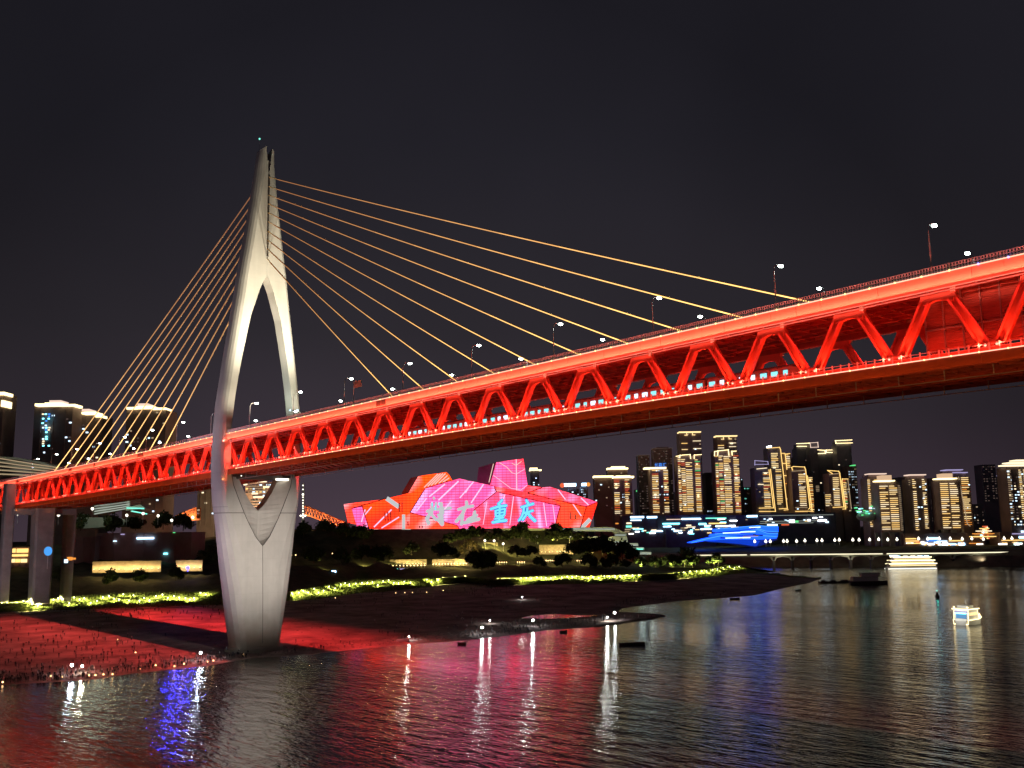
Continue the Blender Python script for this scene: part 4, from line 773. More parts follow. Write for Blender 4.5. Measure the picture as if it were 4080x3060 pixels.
# lantern street lamps on the far promenade
l0 = empty('lantern_lamp', (0, 0, 0), 'white pear-shaped lantern lamp on the far riverside promenade', 'street lamp', 'lantern lamps along the far promenade')
m = MB(); m.tube([(0, 0, -5), (0, 0, 0)], 0.14, 5); m.build('post', M['lampmetal'], l0)
m = MB(); m.loft([[(r_*math.cos(t), r_*math.sin(t), z) for t in [6.283*k/8 for k in range(8)]] for r_, z in ((0.8, -0.6), (1.45, 0.4), (1.25, 1.2), (0.5, 2.2), (0.1, 3.2))]); m.build('lantern', E_['wwhite'], l0)
reg(l0)
LN = [(3007, 2157), (3051, 2157), (3069, 2157), (3122, 2156), (3136, 2156), (3174, 2156), (3207, 2154), (3255, 2153), (3275, 2153), (3326, 2152), (3344, 2151), (3398, 2151), (3423, 2151), (3465, 2150), (3501, 2149), (3537, 2150), (3574, 2149), (3660, 2146), (3696, 2147), (3743, 2146), (3786, 2146), (3834, 2147), (3872, 2146), (3918, 2148), (4001, 2145), (4032, 2145)]
for i, (px, py) in enumerate(LN):
    o = l0 if i == 0 else copy_tree(l0); o.location = tuple(Wp(px, py, 1065)-np.array((0, 0, 0.8)))
# blue museum of folded ribbons
bm_ = empty('blue_museum', tuple(Wp(2950, 2150, 1130)), 'low museum of folded ribbons glowing deep blue above the river', 'museum'); bo = np.array(bm_.location)
def rib(pts_t, pts_b, D, off, mat, name='ribbon_roof'):
    m = MB(); P = [Wp(a, b, D)-bo for a, b in pts_t]+[Wp(a, b, D)-bo for a, b in pts_b[::-1]]; m.prism(P, HA*off); m.build(name, mat, bm_)
rib([(2853, 2108), (2940, 2101), (3020, 2094), (3060, 2097), (3101, 2098)], [(2858, 2120), (2945, 2112), (3015, 2104), (3050, 2116), (3101, 2120)], 1130, 26, E_['blueb'])
rib([(2848, 2128), (2930, 2120), (3018, 2110), (3055, 2124), (3100, 2126)], [(2840, 2137), (2930, 2134), (3020, 2126), (3050, 2136), (3098, 2136)], 1122, 26, E_['blueb'])
rib([(2755, 2162), (2810, 2148), (2870, 2135), (2960, 2140), (3030, 2134), (3098, 2138)], [(2757, 2164), (2815, 2154), (2880, 2150), (2960, 2150), (3030, 2150), (3092, 2146)], 1116, 30, E_['blueb'])
rib([(2815, 2154), (2890, 2150), (2960, 2152), (3030, 2154)], [(2840, 2160), (2900, 2163), (2965, 2168), (3015, 2176)], 1114, 24, E_['blued'])
m = MB(); m.prism([Wp(a, b, 1140)-bo for a, b in [(2860, 2108), (3098, 2100), (3098, 2150), (3010, 2182), (2860, 2160)]], HA*18); m.build('dark_wall', M['wallb'], bm_)
m = MB()
for (a, b, y) in ((2880, 2950, 2124), (2950, 3010, 2120), (2890, 2990, 2144), (2985, 3030, 2102), (2960, 3020, 2138)): m.bar(Wp(a, y, 1111)-bo, Wp(b, y-2, 1111)-bo, 0.3, 1.0, mi=int(rnd()*2))
m.build('interior_light', [E_['dim'], E_['coolw']], bm_)
m = MB()
for pts, D in (([(2853, 2108), (2940, 2101), (3020, 2094), (3060, 2097), (3101, 2098)], 1129), ([(3015, 2104), (3050, 2116), (3101, 2120)], 1129), ([(2848, 2128), (2930, 2120), (3018, 2110), (3055, 2124), (3100, 2126)], 1121), ([(2755, 2162), (2810, 2148), (2870, 2135), (2960, 2140), (3030, 2134), (3098, 2138)], 1115)):
    for i in range(len(pts)-1): m.bar(Wp(*pts[i], D)-bo, Wp(*pts[i+1], D)-bo, 0.3, 0.5)
m.build('ribbon_edge_light', emat('light_blue_edge', (0.10, 0.45, 1.0), 1.3), bm_)
m = MB()
for pts in ([(2990, 2104), (3024, 2100)], [(2900, 2126), (2990, 2122)], [(3000, 2131), (3040, 2133)], [(2870, 2143), (2960, 2146)]): m.bar(Wp(*pts[0], 1113)-bo, Wp(*pts[1], 1113)-bo, 0.3, 1.6)
m.build('recess_band', M['mall'], bm_)
# ================================================================== THEATRE (faceted LED facades)
def led_mat(name, ca, cb, cc, ang, period, stripe=0.5, st=1.0, nscale=0.02):
    m = bpy.data.materials.new(name); m.use_nodes = True; t = m.node_tree; t.nodes.clear()
    uv = N(t, 'ShaderNodeUVMap'); sp = N(t, 'ShaderNodeSeparateXYZ'); t.links.new(uv.outputs[0], sp.inputs[0])
    nz = N(t, 'ShaderNodeTexNoise', Scale=nscale, Detail=2.0); t.links.new(uv.outputs[0], nz.inputs['Vector'])
    r = N(t, 'ShaderNodeValToRGB'); t.links.new(nz.outputs['Fac'], r.inputs[0]); e0, e1 = r.color_ramp.elements
    e0.position = 0.38; e0.color = (*ca, 1); e1.position = 0.62; e1.color = (*cb, 1)
    # diagonal light streaks
    def mth(op, a, b=None):
        n = N(t, 'ShaderNodeMath', operation=op)
        for i, x in enumerate((a, b)):
            if x is None: continue
            if isinstance(x, (int, float)): n.inputs[i].default_value = x
            else: t.links.new(x, n.inputs[i])
        return n.outputs[0]
    s_ = mth('ADD', mth('MULTIPLY', sp.outputs[0], math.cos(ang)/period), mth('MULTIPLY', sp.outputs[1], math.sin(ang)/period))
    fr_ = mth('FRACT', s_); tri = mth('ABSOLUTE', mth('SUBTRACT', fr_, 0.5)); pk = N(t, 'ShaderNodeMapRange', **{'From Min': 0.30, 'From Max': 0.44, 'To Min': 0.0, 'To Max': min(1.0, stripe*1.3)}); t.links.new(tri, pk.inputs['Value'])
    n2 = N(t, 'ShaderNodeTexNoise', Scale=0.03, Detail=1.0); t.links.new(uv.outputs[0], n2.inputs['Vector']); fade = N(t, 'ShaderNodeMapRange', **{'From Min': 0.4, 'From Max': 0.6}); t.links.new(n2.outputs['Fac'], fade.inputs['Value'])
    mxs = mth('MULTIPLY', pk.outputs[0], fade.outputs[0])
    mixc = N(t, 'ShaderNodeMix', data_type='RGBA'); t.links.new(mxs, mixc.inputs['Factor']); t.links.new(r.outputs[0], mixc.inputs['A']); mixc.inputs['B'].default_value = (*cc, 1)
    # dark joints of the glass louvres
    g1 = mth('LESS_THAN', mth('FRACT', mth('DIVIDE', sp.outputs[1], 2.3)), 0.20); g2 = mth('LESS_THAN', mth('FRACT', mth('DIVIDE', sp.outputs[0], 3.4)), 0.10)
    gm = mth('SUBTRACT', 1.0, mth('MULTIPLY', mth('MAXIMUM', g1, mth('MULTIPLY', g2, 0.7)), 0.78))
    em = N(t, 'ShaderNodeEmission'); t.links.new(mixc.outputs['Result'], em.inputs['Color']); t.links.new(mth('MULTIPLY', gm, st), em.inputs['Strength'])
    o = N(t, 'ShaderNodeOutputMaterial'); t.links.new(em.outputs[0], o.inputs[0]); m.cycles.emission_sampling = 'NONE'; return m
PK = (2.6, 0.14, 0.50); HP = (2.6, 0.21, 0.74); RD = (3.0, 0.05, 0.05); OR = (3.0, 0.135, 0.016); AM = (2.4, 0.21, 0.01); LV = (1.6, 0.62, 1.25); WP = (1.6, 0.7, 0.8); CO = (2.8, 0.10, 0.15)
L_ = {'or': led_mat('led_orange_facade', OR, (3.0, .12, .06), WP, 2.3, 31, .6), 'ro': led_mat('led_red_orange_facade', (3.0, .035, .03), OR, WP, 2.2, 37, .7), 'pk': led_mat('led_pink_facade', PK, HP, LV, 2.55, 26, .75),
      'hp': led_mat('led_hot_pink_facade', CO, HP, LV, 0.12, 15, .8), 'rd': led_mat('led_red_facade', RD, CO, WP, 2.5, 22, .5), 'am': led_mat('led_amber_facade', AM, OR, WP, 2.2, 33, .7), 'mix': led_mat('led_orange_pink_facade', OR, PK, LV, 2.4, 24, .5, nscale=0.03)}
DT = 860.0
theatre = empty('grand_theatre', tuple(Wp(1880, 2108, DT)), 'grand theatre of tilted facets glowing pink, red and orange with Chinese characters', 'theatre'); to = np.array(theatre.location)
def facet(poly, key, D=DT, off=24, name='led_facade', rot=None):
    P = [Wp(a, b, D + (rot or 0)*(a-1900)/100.0)-to for a, b in poly]; m = MB(); m.prism(P, HA*off)
    o = m.build(name, L_[key] if key in L_ else key, theatre)
    uvl = o.data.uv_layers.new(name='UVMap')
    for lp in o.data.loops:
        c = np.array(o.data.vertices[lp.vertex_index].co); uvl.data[lp.index].uv = (float(c@HR), float(c[2]))
    return o
facet([(1369, 2009), (1524, 1990), (1398, 2027), (1412, 2088), (1387, 2083)], 'or', DT+10, 20)
facet([(1401, 2026), (1443, 2016), (1471, 2108), (1425, 2108)], 'pk', DT+4, 20)
facet([(1443, 2016), (1540, 1986.5), (1641, 1962), (1693, 1947), (1633, 2042), (1631, 2109), (1471, 2109)], 'ro', DT+2, 40)
facet([(1634, 2042), (1700, 2060), (1772, 2078), (1822, 2094), (1826, 2109), (1632, 2109)], 'or', DT, 30)
facet([(1696, 1945), (1830, 1907), (1969, 1937), (1978, 1960), (1885, 2034), (1866, 2109), (1829, 2109), (1822, 2093), (1700, 2059), (1634, 2040)], 'pk', DT-6, 46)
facet([(1667, 1897), (1778, 1881), (1796, 1914), (1696, 1944), (1692, 1946), (1628, 1964)], 'am', DT+34, 40)
facet([(1636, 1904), (1666, 1897), (1627, 1963), (1599, 1967)], M['mall'], DT+38, 30, 'dark_side_wall')
facet([(1978, 1842), (2085, 1827), (2102, 1934), (2081, 1958), (1954, 1932)], 'hp', DT+30, 40)
facet([(1907, 1862), (1976, 1842), (1951, 1930), (1900, 1919)], M['mall'], DT+36, 36, 'dark_side_wall')
for pts, w in (([(1990, 1843), (2020, 1862), (2040, 1884)], .9), ([(2057, 1830), (2059, 1956)], 1.0), ([(2040, 1846), (2057, 1854), (2078, 1838)], .8), ([(2040, 1884), (2057, 1889), (2092, 1868)], 1.2), ([(1965, 1893), (2035, 1945), (2075, 1953), (2100, 1933)], 1.3), ([(1966, 1848), (1948, 1922)], .6)):
    m = MB(); Q = [Wp(a, b, DT+28)-to for a, b in pts]
    for i in range(len(Q)-1): m.bar(Q[i], Q[i+1], w, 0.4)
    m.build('light_line', E_['rose'] if w < 1 else emat('lavender_line', (0.95, 0.62, 0.8), 1.0), theatre)
facet([(1978, 1960), (2109, 1989), (2233, 2015), (2208, 2109), (1868, 2109), (1886, 2034)], 'hp', DT-2, 44)
facet([(1969, 1937), (2081, 1958), (2101, 1964), (2200, 1990), (2310, 2006), (2235, 2013), (2109, 1988), (1978, 1959)], 'rd', DT+8, 40)
facet([(2102, 1934), (2161, 1942), (2101, 1963), (2082, 1957)], 'rd', DT+16, 30)
facet([(2101, 1964), (2161, 1942), (2192, 1940), (2380, 2000), (2336, 2019), (2200, 1989)], 'mix', DT+12, 40)
facet([(2200, 1990), (2335, 2020), (2310, 2109), (2209, 2109), (2234, 2014)], 'or', DT+6, 40)
facet([(2337, 2020), (2381, 2001), (2350, 2095), (2345, 2109), (2312, 2109)], 'ro', DT+10, 40)
m = MB()
for pts in ([(1591, 2001), (1591, 2040)], [(1602, 2001), (1602, 2040)], [(1533, 2040), (1535, 2078)], [(1545, 2040), (1547, 2078)], [(1556, 2040), (1558, 2078)], [(1625, 2077), (1626, 2095)], [(1672, 2095), (1672, 2104)], [(1682, 2095), (1682, 2104)], [(2272, 2040), (2273, 2070)], [(2292, 2050), (2293, 2070)]):
    m.bar(Wp(*pts[0], DT-8)-to, Wp(*pts[1], DT-8)-to, 1.0, 0.4, up=tuple(HA))
m.build('window_slot', M['wallb'], theatre)
m = MB()
for pts, w in (([(1540, 1985), (1590, 2020)], 4.0), ([(1608, 2050), (1608, 2108)], 2.8), ([(2352, 2068), (2318, 2104)], 3.6)): m.bar(Wp(*pts[0], DT-1)-to, Wp(*pts[1], DT-1)-to, 0.5, w, up=(0, 0, 1)) if pts[0][0] != pts[1][0] else m.bar(Wp(*pts[0], DT-1)-to, Wp(*pts[1], DT-1)-to, w, 0.5, up=tuple(HA))
m.build('white_light_beam', E_['char_g'], theatre)
m = MB(); P = [Wp(a, b, DT-10)-to for a, b in [(1462, 2108), (2360, 2104), (2360, 2113), (1462, 2118)]]; m.prism(P, HA*30); m.build('terrace_base', M['walll'], theatre)
m = MB()
for a in (1470, 1600, 1850, 2060, 2210, 2330): m.bar(Wp(a, 2111, DT-11)-to, Wp(a+36, 2110, DT-11)-to, 0.4, 1.1)
m.build('base_light', E_['terr'], theatre)
m = MB()
for pts in ([(1401, 2026), (1443, 2016), (1471, 2108)], [(1398, 2027), (1524, 1990), (1540, 1986)], [(1693, 1947), (1633, 2042), (1700, 2060), (1822, 2094), (1830, 2108)], [(1696, 1945), (1796, 1914)], [(1969, 1937), (1978, 1960), (1886, 2034)], [(1978, 1959), (2109, 1988), (2233, 2015), (2208, 2108)], [(2101, 1964), (2161, 1942)], [(2101, 1964), (2200, 1989), (2336, 2019), (2381, 2000)], [(2336, 2020), (2311, 2108)]):
    for i in range(len(pts)-1): m.bar(Wp(*pts[i], DT-7)-to, Wp(*pts[i+1], DT-7)-to, 0.5, 0.7)
m.build('facet_seam', pmat('dark_seam', (0.05, 0.01, 0.01), 0.8), theatre)
LVN = emat('lavender_line', (1.3, 0.66, 1.0), 1.0); HWH = emat('pale_hatch', (1.3, 0.62, 0.55), 0.9)
for (x0_, y0_, x1_, y1_, w_, mt, dd) in ((1747, 1993, 1827, 1917, 1.0, LVN, -8), (1710, 1979, 1773, 1929, .9, LVN, -8), (1832, 1984, 1887, 1919, .8, LVN, -8), (1877, 2004, 1927, 1929, .9, LVN, -8), (1855, 1964, 1872, 1935, .6, LVN, -8), (1660, 2036, 1700, 1985, .7, LVN, -8), (1770, 2030, 1800, 1995, .8, LVN, -8), (2012, 1970, 2004, 1995, .6, LVN, -4), (2046, 1978, 2031, 2093, .6, LVN, -4), (2166, 2003, 2178, 2096, .7, LVN, -4), (2203, 2012, 2213, 2090, .5, LVN, -4), (1940, 2000, 1925, 2090, .4, LVN, -4), (2223, 1951, 2253, 1990, .7, LVN, 8), (2315, 1984, 2345, 2012, .8, LVN, 8), (2283, 2008, 2316, 2056, .7, LVN, 3), (1490, 2100, 1560, 2030, .9, LVN, -1), (1520, 2104, 1590, 2060, .8, LVN, -1), (1455, 2050, 1480, 2020, .7, LVN, -1), (1440, 2080, 1455, 2030, .8, LVN, 0),
    (1745, 1888, 1690, 1942, .8, HWH, 32), (1755, 1887, 1704, 1938, .8, HWH, 32), (1765, 1886, 1718, 1934, .8, HWH, 32), (1775, 1886, 1732, 1930, .8, HWH, 32), (1783, 1894, 1748, 1926, .8, HWH, 32), (1790, 1904, 1764, 1921, .8, HWH, 32)):
    m = MB(); m.bar(Wp(x0_, y0_, DT+dd-1)-to, Wp(x1_, y1_, DT+dd-1)-to, 0.3, w_*1.3); m.build('light_streak', mt, theatre)
# characters: brush strokes traced on the facade
kx = 0.24864
def C4(pts): return [(1850+a*kx, 1800+b*kx) for a, b in pts]
def C3(pts): return [(1350+a*kx, 1800+b*kx) for a, b in pts]
chars = [
 ('char_c', 'cyan', [C4(p) for p in ([(606, 772), (585, 800), (545, 838)], [(425, 918), (540, 880), (672, 862)], [(566, 812), (566, 960), (560, 1100)], [(500, 950), (506, 1032)], [(500, 945), (580, 925), (655, 915)], [(655, 915), (640, 1010)], [(510, 985), (640, 968)], [(506, 1035), (635, 1018)], [(490, 1075), (625, 1055)], [(455, 1132), (560, 1112), (672, 1100)])], [10, 10, 8, 8, 8, 8, 7, 8, 8, 11], 'character_cyan'),
 ('char_c', 'cyan', [C4(p) for p in ([(995, 780), (1022, 825)], [(915, 888), (1010, 862), (1105, 832)], [(955, 880), (948, 960), (925, 1030), (875, 1105)], [(950, 985), (1030, 965), (1100, 942)], [(1010, 905), (1005, 960), (985, 1020), (935, 1090)], [(1020, 985), (1070, 1050), (1135, 1108)])], [11, 10, 9, 9, 9, 12], 'character_cyan'),
 ('char_g', 'grey', [C3(p) for p in ([(2045, 800), (2055, 880)], [(1915, 925), (2010, 895), (2150, 868)], [(2035, 880), (1985, 990), (1880, 1120)], [(1990, 1000), (1965, 1165)], [(2060, 1085), (2212, 1015)], [(2180, 960), (2160, 1100)], [(2005, 1140), (2130, 1110), (2245, 1078)])]+[C4(p) for p in ([(160, 970), (150, 1080)], [(60, 1085), (230, 1080)])], [13, 12, 13, 12, 11, 12, 14, 12, 14], 'character_grey'),
 ('char_g', 'grey', [C3(p) for p in ([(1415, 955), (1560, 905)], [(1490, 830), (1490, 1000)], [(1480, 960), (1410, 1075), (1440, 1150)], [(1560, 820), (1550, 930)], [(1640, 830), (1640, 1000), (1655, 1150)], [(1570, 925), (1790, 900)], [(1670, 960), (1600, 1100), (1660, 1165)], [(1590, 1010), (1660, 1050)], [(1490, 1010), (1560, 1090)], [(1520, 735), (1528, 750)])], [13, 11, 14, 10, 15, 12, 14, 11, 12, 9], 'character_grey')]
for key, _, strokes, ws, nm in chars:
    for z, (extra_w, mat) in enumerate(((0.0, E_[key]), (5.0, E_['char_b'] if key == 'char_c' else E_['char_b']))):
        if key == 'char_g' and z: extra_w = 1.3
        m = MB()
        for st_, w in zip(strokes, ws):
            for i in range(len(st_)-1):
                a = Wp(*st_[i], DT-9+z*1.0)-to; b = Wp(*st_[i+1], DT-9+z*1.0)-to; r_ = (w+extra_w)*0.5*DT/FPX; d = b-a; L = np.linalg.norm(d); d = d/L; n_ = np.cross(d, HA)
                poly = [a+n_*r_*math.sin(t)*0.96-d*r_*0.9*math.cos(t) for t in np.linspace(math.pi/2, -math.pi/2, 5)]+[b+n_*r_*math.sin(t)*1.08+d*r_*0.9*math.cos(t) for t in np.linspace(-math.pi/2, math.pi/2, 5)]
                off = 0.02*(i+len(m.v) % 17); m.prism([p-HA*off for p in poly], HA*0.35)
        m.build(nm if z == 0 else 'character_outline', mat, theatre)
m = MB()
for pts in ([(1495, 800), (1500, 870)], [(1545, 860), (1550, 935)], [(1605, 805), (1600, 860)]): m.bar(Wp(*C3(pts)[0], DT-11)-to, Wp(*C3(pts)[1], DT-11)-to, 1.1, 0.3, up=tuple(HA))
m.build('character_accent', E_['char_c'], theatre)
# white riverside terraces right of the theatre
for (nm, lab, poly, D, key) in [
  ('terrace_building', 'curved white terrace building just right of the theatre, topmost of its steps', [(2222, 2103), (2440, 2100), (2470, 2112), (2498, 2126), (2498, 2136), (2462, 2136), (2440, 2118), (2222, 2116)], 842, 'terr'),
  ('terrace_building', 'white colonnaded terrace stepping down right of the theatre', [(2318, 2138), (2498, 2137), (2502, 2162), (2318, 2164)], 836, 'terr'),
  ('terrace_building', 'narrow lit terrace slab below the white colonnade', [(2430, 2165), (2542, 2164), (2544, 2176), (2440, 2174)], 832, 'terr'),
  ('terrace_building', 'pale green lit terrace slab in the middle of the riverside steps', [(2478, 2182), (2566, 2181), (2568, 2190), (2482, 2192)], 828, 'teal'),
  ('terrace_building', 'lowest lit terrace slab above the riverside bushes', [(2516, 2200), (2594, 2199), (2596, 2210), (2520, 2210)], 824, 'terr')]:
    P = [Wp(a, b, D) for a, b in poly]; O = P[0]; r_ = empty(nm, tuple(O), lab, 'terrace building', 'white riverside terraces'); m = MB(); m.prism([p-O for p in P], HA*14); m.build('slab', M['walll'], r_)
    m = MB()
    for i in range(6):
        xa = min(a for a, b in poly)+4+(max(a for a, b in poly)-min(a for a, b in poly)-8)*i/6; yb_ = max(b for a, b in poly)-4
        if D == 842 and xa < 2440: yb_ = 2108
        m.bar(Wp(xa, yb_, D-0.6)-O, Wp(xa+(max(a for a, b in poly)-min(a for a, b in poly)-8)/6-1, yb_, D-0.6)-O, 0.3, 1.0)
    m.build('soffit_light', E_[key], r_)
    light('POINT', 'terrace_light', tuple(O+HR*15-HA*8), (0.9, 1.0, 0.85), 1300, shadow_soft_size=2)
# ================================================================== LEFT CITY
DL = 900
g4 = 'crown-lit towers on the left skyline'
tower('tower_block', 'tower with blue column of rooms and bright crown, leftmost on the skyline', 130, 284, 1618, 1885, DL, thick=30, strips=[(178, 200, 1640, 1870, 'x')] if False else (), crown=[(133, 176, 1611, 10, 'crown'), (172, 240, 1606, 8, 'crown'), (236, 294, 1613, 9, 'crown'), (190, 236, 1597, 8, 'rose')], windows=.10, wcol='coolw', group=g4, yaw=0)
t_ = [o for o in COL.objects if o.get('label', '').startswith('tower with blue column')][0]
m = MB()
for i in range(26):
    for j in range(3):
        if rnd() < .5: c = Wp(170+j*12+3*rnd(), 1650+i*9, DL-0.8)-np.array(t_.location); m.box(c, (1.8, 0.3, 1.2), (HR, HA, (0, 0, 1)), mi=int(rnd()*4))
m.build('coloured_window', [E_['blue'], E_['coolw'], E_['cyan'], E_['cream']], t_)
tower('tower_block', 'lower tower with layered bright crown right of the leftmost tower', 278, 396, 1652, 1890, DL+20, thick=28, crown=[(290, 316, 1648, 9, 'crown'), (310, 378, 1644, 8, 'crown'), (376, 396, 1656, 10, 'crown'), (294, 350, 1632, 8, 'rose')], windows=.12, wcol='cream', group=g4)
tower('tower_block', 'tower with curved bright crown seen through the left stay cables', 494, 654, 1626, 2090, DL+10, thick=30, crown=[(494, 536, 1623, 9, 'crown'), (532, 600, 1618, 8, 'crown'), (596, 652, 1625, 8, 'crown'), (537, 578, 1608, 9, 'rose')], windows=.10, wcol='dim', group=g4)
tower('tower_block', 'bright-edged tower cut by the left edge of the photo', -90, 6, 1562, 1880, DL, thick=24, crown=[(-90, 10, 1566, 12, 'crown'), (0, 8, 1606, 26, 'crown')], windows=.1, group=g4)
tower('tower_block', 'dark slatted tower just left of the pylon below the deck', 786, 856, 1880, 2095, DL+60, thick=30, windows=.14, wcol='cream', group=g4)
tower('tower_block', 'gold-lit hotel tower framed in the V of the pylon legs', 975, 1085, 1921, 2096, DL+40, thick=26, mat='brown', strips=[(990, 1050, 1932, 1976, 'd'), (1052, 1080, 1948, 2000, 'd'), (996, 1060, 1990, 2090, 'd')], crown=[(984, 1046, 1918, 6, 'cream'), (1048, 1088, 1940, 6, 'cream'), (1010, 1073, 1980, 6, 'cream'), (969, 982, 1925, 16, 'cream')], windows=.5, wcol='gold', group=g4)
o_ = [o for o in COL.objects if o.get('label', '').startswith('gold-lit hotel')][0]; light('AREA', 'facade_light', tuple(np.array(o_.location)-HA*25+np.array((0, 0, 2))), (1.0, 0.75, 0.35), 40000, target=tuple(np.array(o_.location)+np.array((0, 0, 24))), size=10)
# low curved terrace halls
def terraces(name, label, polys, D, mat, key, cat):
    O = Wp(*polys[0][0][0], D); r_ = empty(name, tuple(O), label, cat)
    for poly, off in polys:
        P = [Wp(a, b, D) for a, b in poly]; m = MB(); m.prism([p-O for p in P], HA*off); m.build('terrace_slab', mat, r_)
    if key:
        m = MB()
        for poly, off in polys:
            a, b = poly[0], poly[len(poly)//2-1]; m.bar(Wp(a[0]+4, a[1]+2, D-0.7)-O, Wp(b[0]-4, b[1]+2, D-0.7)-O, 0.3, 0.8)
        m.build('edge_light', key, r_)
    return r_
T1 = [([(-60, 1816+i*17), (60, 1822+i*16), (150, 1838+i*14), (236, 1862+i*9), (236, 1867+i*9), (150, 1845+i*14), (60, 1830+i*16), (-60, 1824+i*17)], 26) for i in range(5)]
terraces('terraced_hall', 'curved grey hall of stacked roof bands behind the far end of the deck', T1, 780, M['walll'], E_['dim'], 'hall')
T2 = [([(372, 2006+i*10), (440, 1990+i*9), (505, 1980+i*9), (520, 1990+i*8), (519, 1995+i*8), (500, 1986+i*9), (440, 1996+i*9), (372, 2012+i*10)], 22) for i in range(5)]
terraces('terraced_hall', 'pale slatted hall glowing below the deck right of the pier', T2, 760, M['walll'], E_['terr'], 'hall')
T3 = [([(500, 2022), (560, 2010), (578, 2024), (578, 2034), (556, 2028), (500, 2034)], 14), ([(520, 2034), (590, 2046), (590, 2050), (520, 2040)], 10)]
terraces('canopy', 'green-lit swooping canopy beside the pale slatted hall', T3, 750, M['walll'], E_['teal'], 'canopy')
T4 = [([(284, 2060), (420, 2062), (470, 2092), (440, 2098), (330, 2106), (284, 2100)], 30)]
terraces('low_roof', 'broad grey-green roof just right of the bridge pier', T4, 700, M['walll'], None, 'roof')
light('POINT', 'hall_light', tuple(Wp(440, 2020, 730)), (0.9, 1.0, 0.75), 7000, shadow_soft_size=4); light('POINT', 'hall_light', tuple(Wp(60, 1880, 740)), (0.95, 1.0, 0.8), 9000, shadow_soft_size=4)
light('POINT', 'hall_light', tuple(Wp(350, 2050, 680)), (0.8, 1.0, 0.75), 3000, shadow_soft_size=4)
# riverside blocks left of pylon
lights_block('riverside_block', 'long dark brown block with pale blue light bar left of the pylon', 382, 762, 2122, 2240, 668, [(545, 612, 2145, 7, 'sky'), (480, 494, 2129, 4, 'violet'), (452, 464, 2156, 4, 'coolw'), (655, 670, 2206, 6, 'cyan'), (688, 696, 2122, 3, 'greenl')], thick=30, mat='brown', cat='block')
lights_block('riverside_block', 'dark block beside the right pier shaft', 282, 378, 2138, 2240, 660, [], thick=24, mat='brown', cat='block')
lights_block('restaurant', 'amber-windowed restaurant seen between the pier shafts', 40, 118, 2180, 2250, 640, [(50, 62, 2194, 16, 'gold'), (68, 112, 2194, 16, 'gold'), (48, 112, 2213, 9, 'gold'), (46, 62, 2234, 14, 'warm'), (66, 84, 2234, 14, 'gold'), (88, 110, 2234, 14, 'warm')], thick=16, mat='brown', cat='restaurant')
t_ = empty('round_sign', tuple(Wp(191, 2196, 500)), 'round sky-blue illuminated sign beside the middle pier shaft', 'sign')
m = MB(); c = [HR*2.05*math.cos(a)+np.array((0, 0, 2.3*math.sin(a))) for a in [6.283*k/24 for k in range(24)]]; m.prism([p for p in c], HA*0.4); m.build('disc', emat('sky_blue_disc', (0.08, 0.38, 0.95), 1.0), t_)
m = MB(); m.tube([(0, 0, -2.3)+HA*0.2, (0, 0, -9)+HA*0.2], 0.12, 5); m.build('post', M['lampmetal'], t_)
st = empty('neon_sign', tuple(Wp(278, 2226, 500)), 'small orange and white neon sign right of the right pier shaft', 'sign')
m = MB(); m.box((0, 0, 0), (2.6, 0.4, 1.8), (HR, HA, (0, 0, 1))); m.box(HR*2.2, (1.6, 0.4, 1.0), (HR, HA, (0, 0, 1)), mi=1); m.box(HR*-1.8+np.array((0, 0, -1.2)), (1.8, 0.4, 1.8), (HR, HA, (0, 0, 1)), mi=2); m.build('panel', [E_['orangel'], E_['orangel'], E_['coolw']], st)
# lit retaining walls with wall-washer lamps
def wallrun(label, px0, px1, py, h, D, mat, n, col, p):
    O = Wp(px0, py, D); r_ = empty('retaining_wall', tuple(O), label, 'retaining wall'); B_ = Wp(px1, py, D)-O; B_[2] = 0
    L = np.linalg.norm(B_); d = B_/L; nn = np.cross((0, 0, 1), d); m = MB(); m.box(B_/2+np.array((0, 0, h/2-1))+HA*0.5, (L, 1.0, h+2), (d, nn, (0, 0, 1))); m.build('wall', mat, r_)
    m = MB()
    for i in range(n):
        q = B_*(i+0.3+0.4*rnd())/n-HA*0.9+np.array((0, 0, 0.2)); m.box(q, (0.5, 0.3, 0.3), (HR, HA, (0, 0, 1)))
        l = light('POINT', 'wall_washer', tuple(q-HA*1.0+np.array((0, 0, 0.5))), col, p, parent=r_, shadow_soft_size=0.3)
    m.build('wall_lamp', E_['wallwash'], r_); return r_
M['cream'] = pmat('cream_wall', (0.55, 0.45, 0.28), 0.85, var=0.12, vscale=0.5)
wallrun('cream retaining wall glowing amber below the long brown block', 368, 640, 2270, 5.0, 616, M['cream'], 14, (1.0, 0.72, 0.32), 420)
wallrun('short cream retaining wall glowing amber and blue just left of the pylon', 700, 806, 2264, 5.0, 628, M['cream'], 5, (1.0, 0.74, 0.4), 480)
wallrun('thin amber-lit parapet on the dark slope right of the pylon', 1418, 1552, 2256, 1.0, 752, M['cream'], 5, (1.0, 0.6, 0.25), 260)
wallrun('long terrace wall glowing gold behind the colonnade of bright lamps', 1552, 1700, 2248, 3.4, 756, M['stone'], 12, (1.0, 0.78, 0.30), 420)
wallrun('terrace wall glowing gold right of the dark stair gap', 1722, 1868, 2246, 3.4, 760, M['stone'], 12, (1.0, 0.78, 0.30), 420)
wallrun('stone wall glowing gold high under the theatre trees', 2148, 2318, 2200, 6.0, 826, M['stone'], 11, (1.0, 0.70, 0.3), 560)
wallrun('small stone wall glowing gold behind the golden willow', 1908, 1982, 2186, 5.0, 822, M['stone'], 4, (1.0, 0.70, 0.3), 480)
bl = light('SPOT', 'blue_floodlight', tuple(Wp(748, 2258, 606)), (0.03, 0.03, 1.0), 42000, target=tuple(Gp(715, 2950, 0)), spot_size=math.radians(24), spot_blend=0.8, shadow_soft_size=1.2)
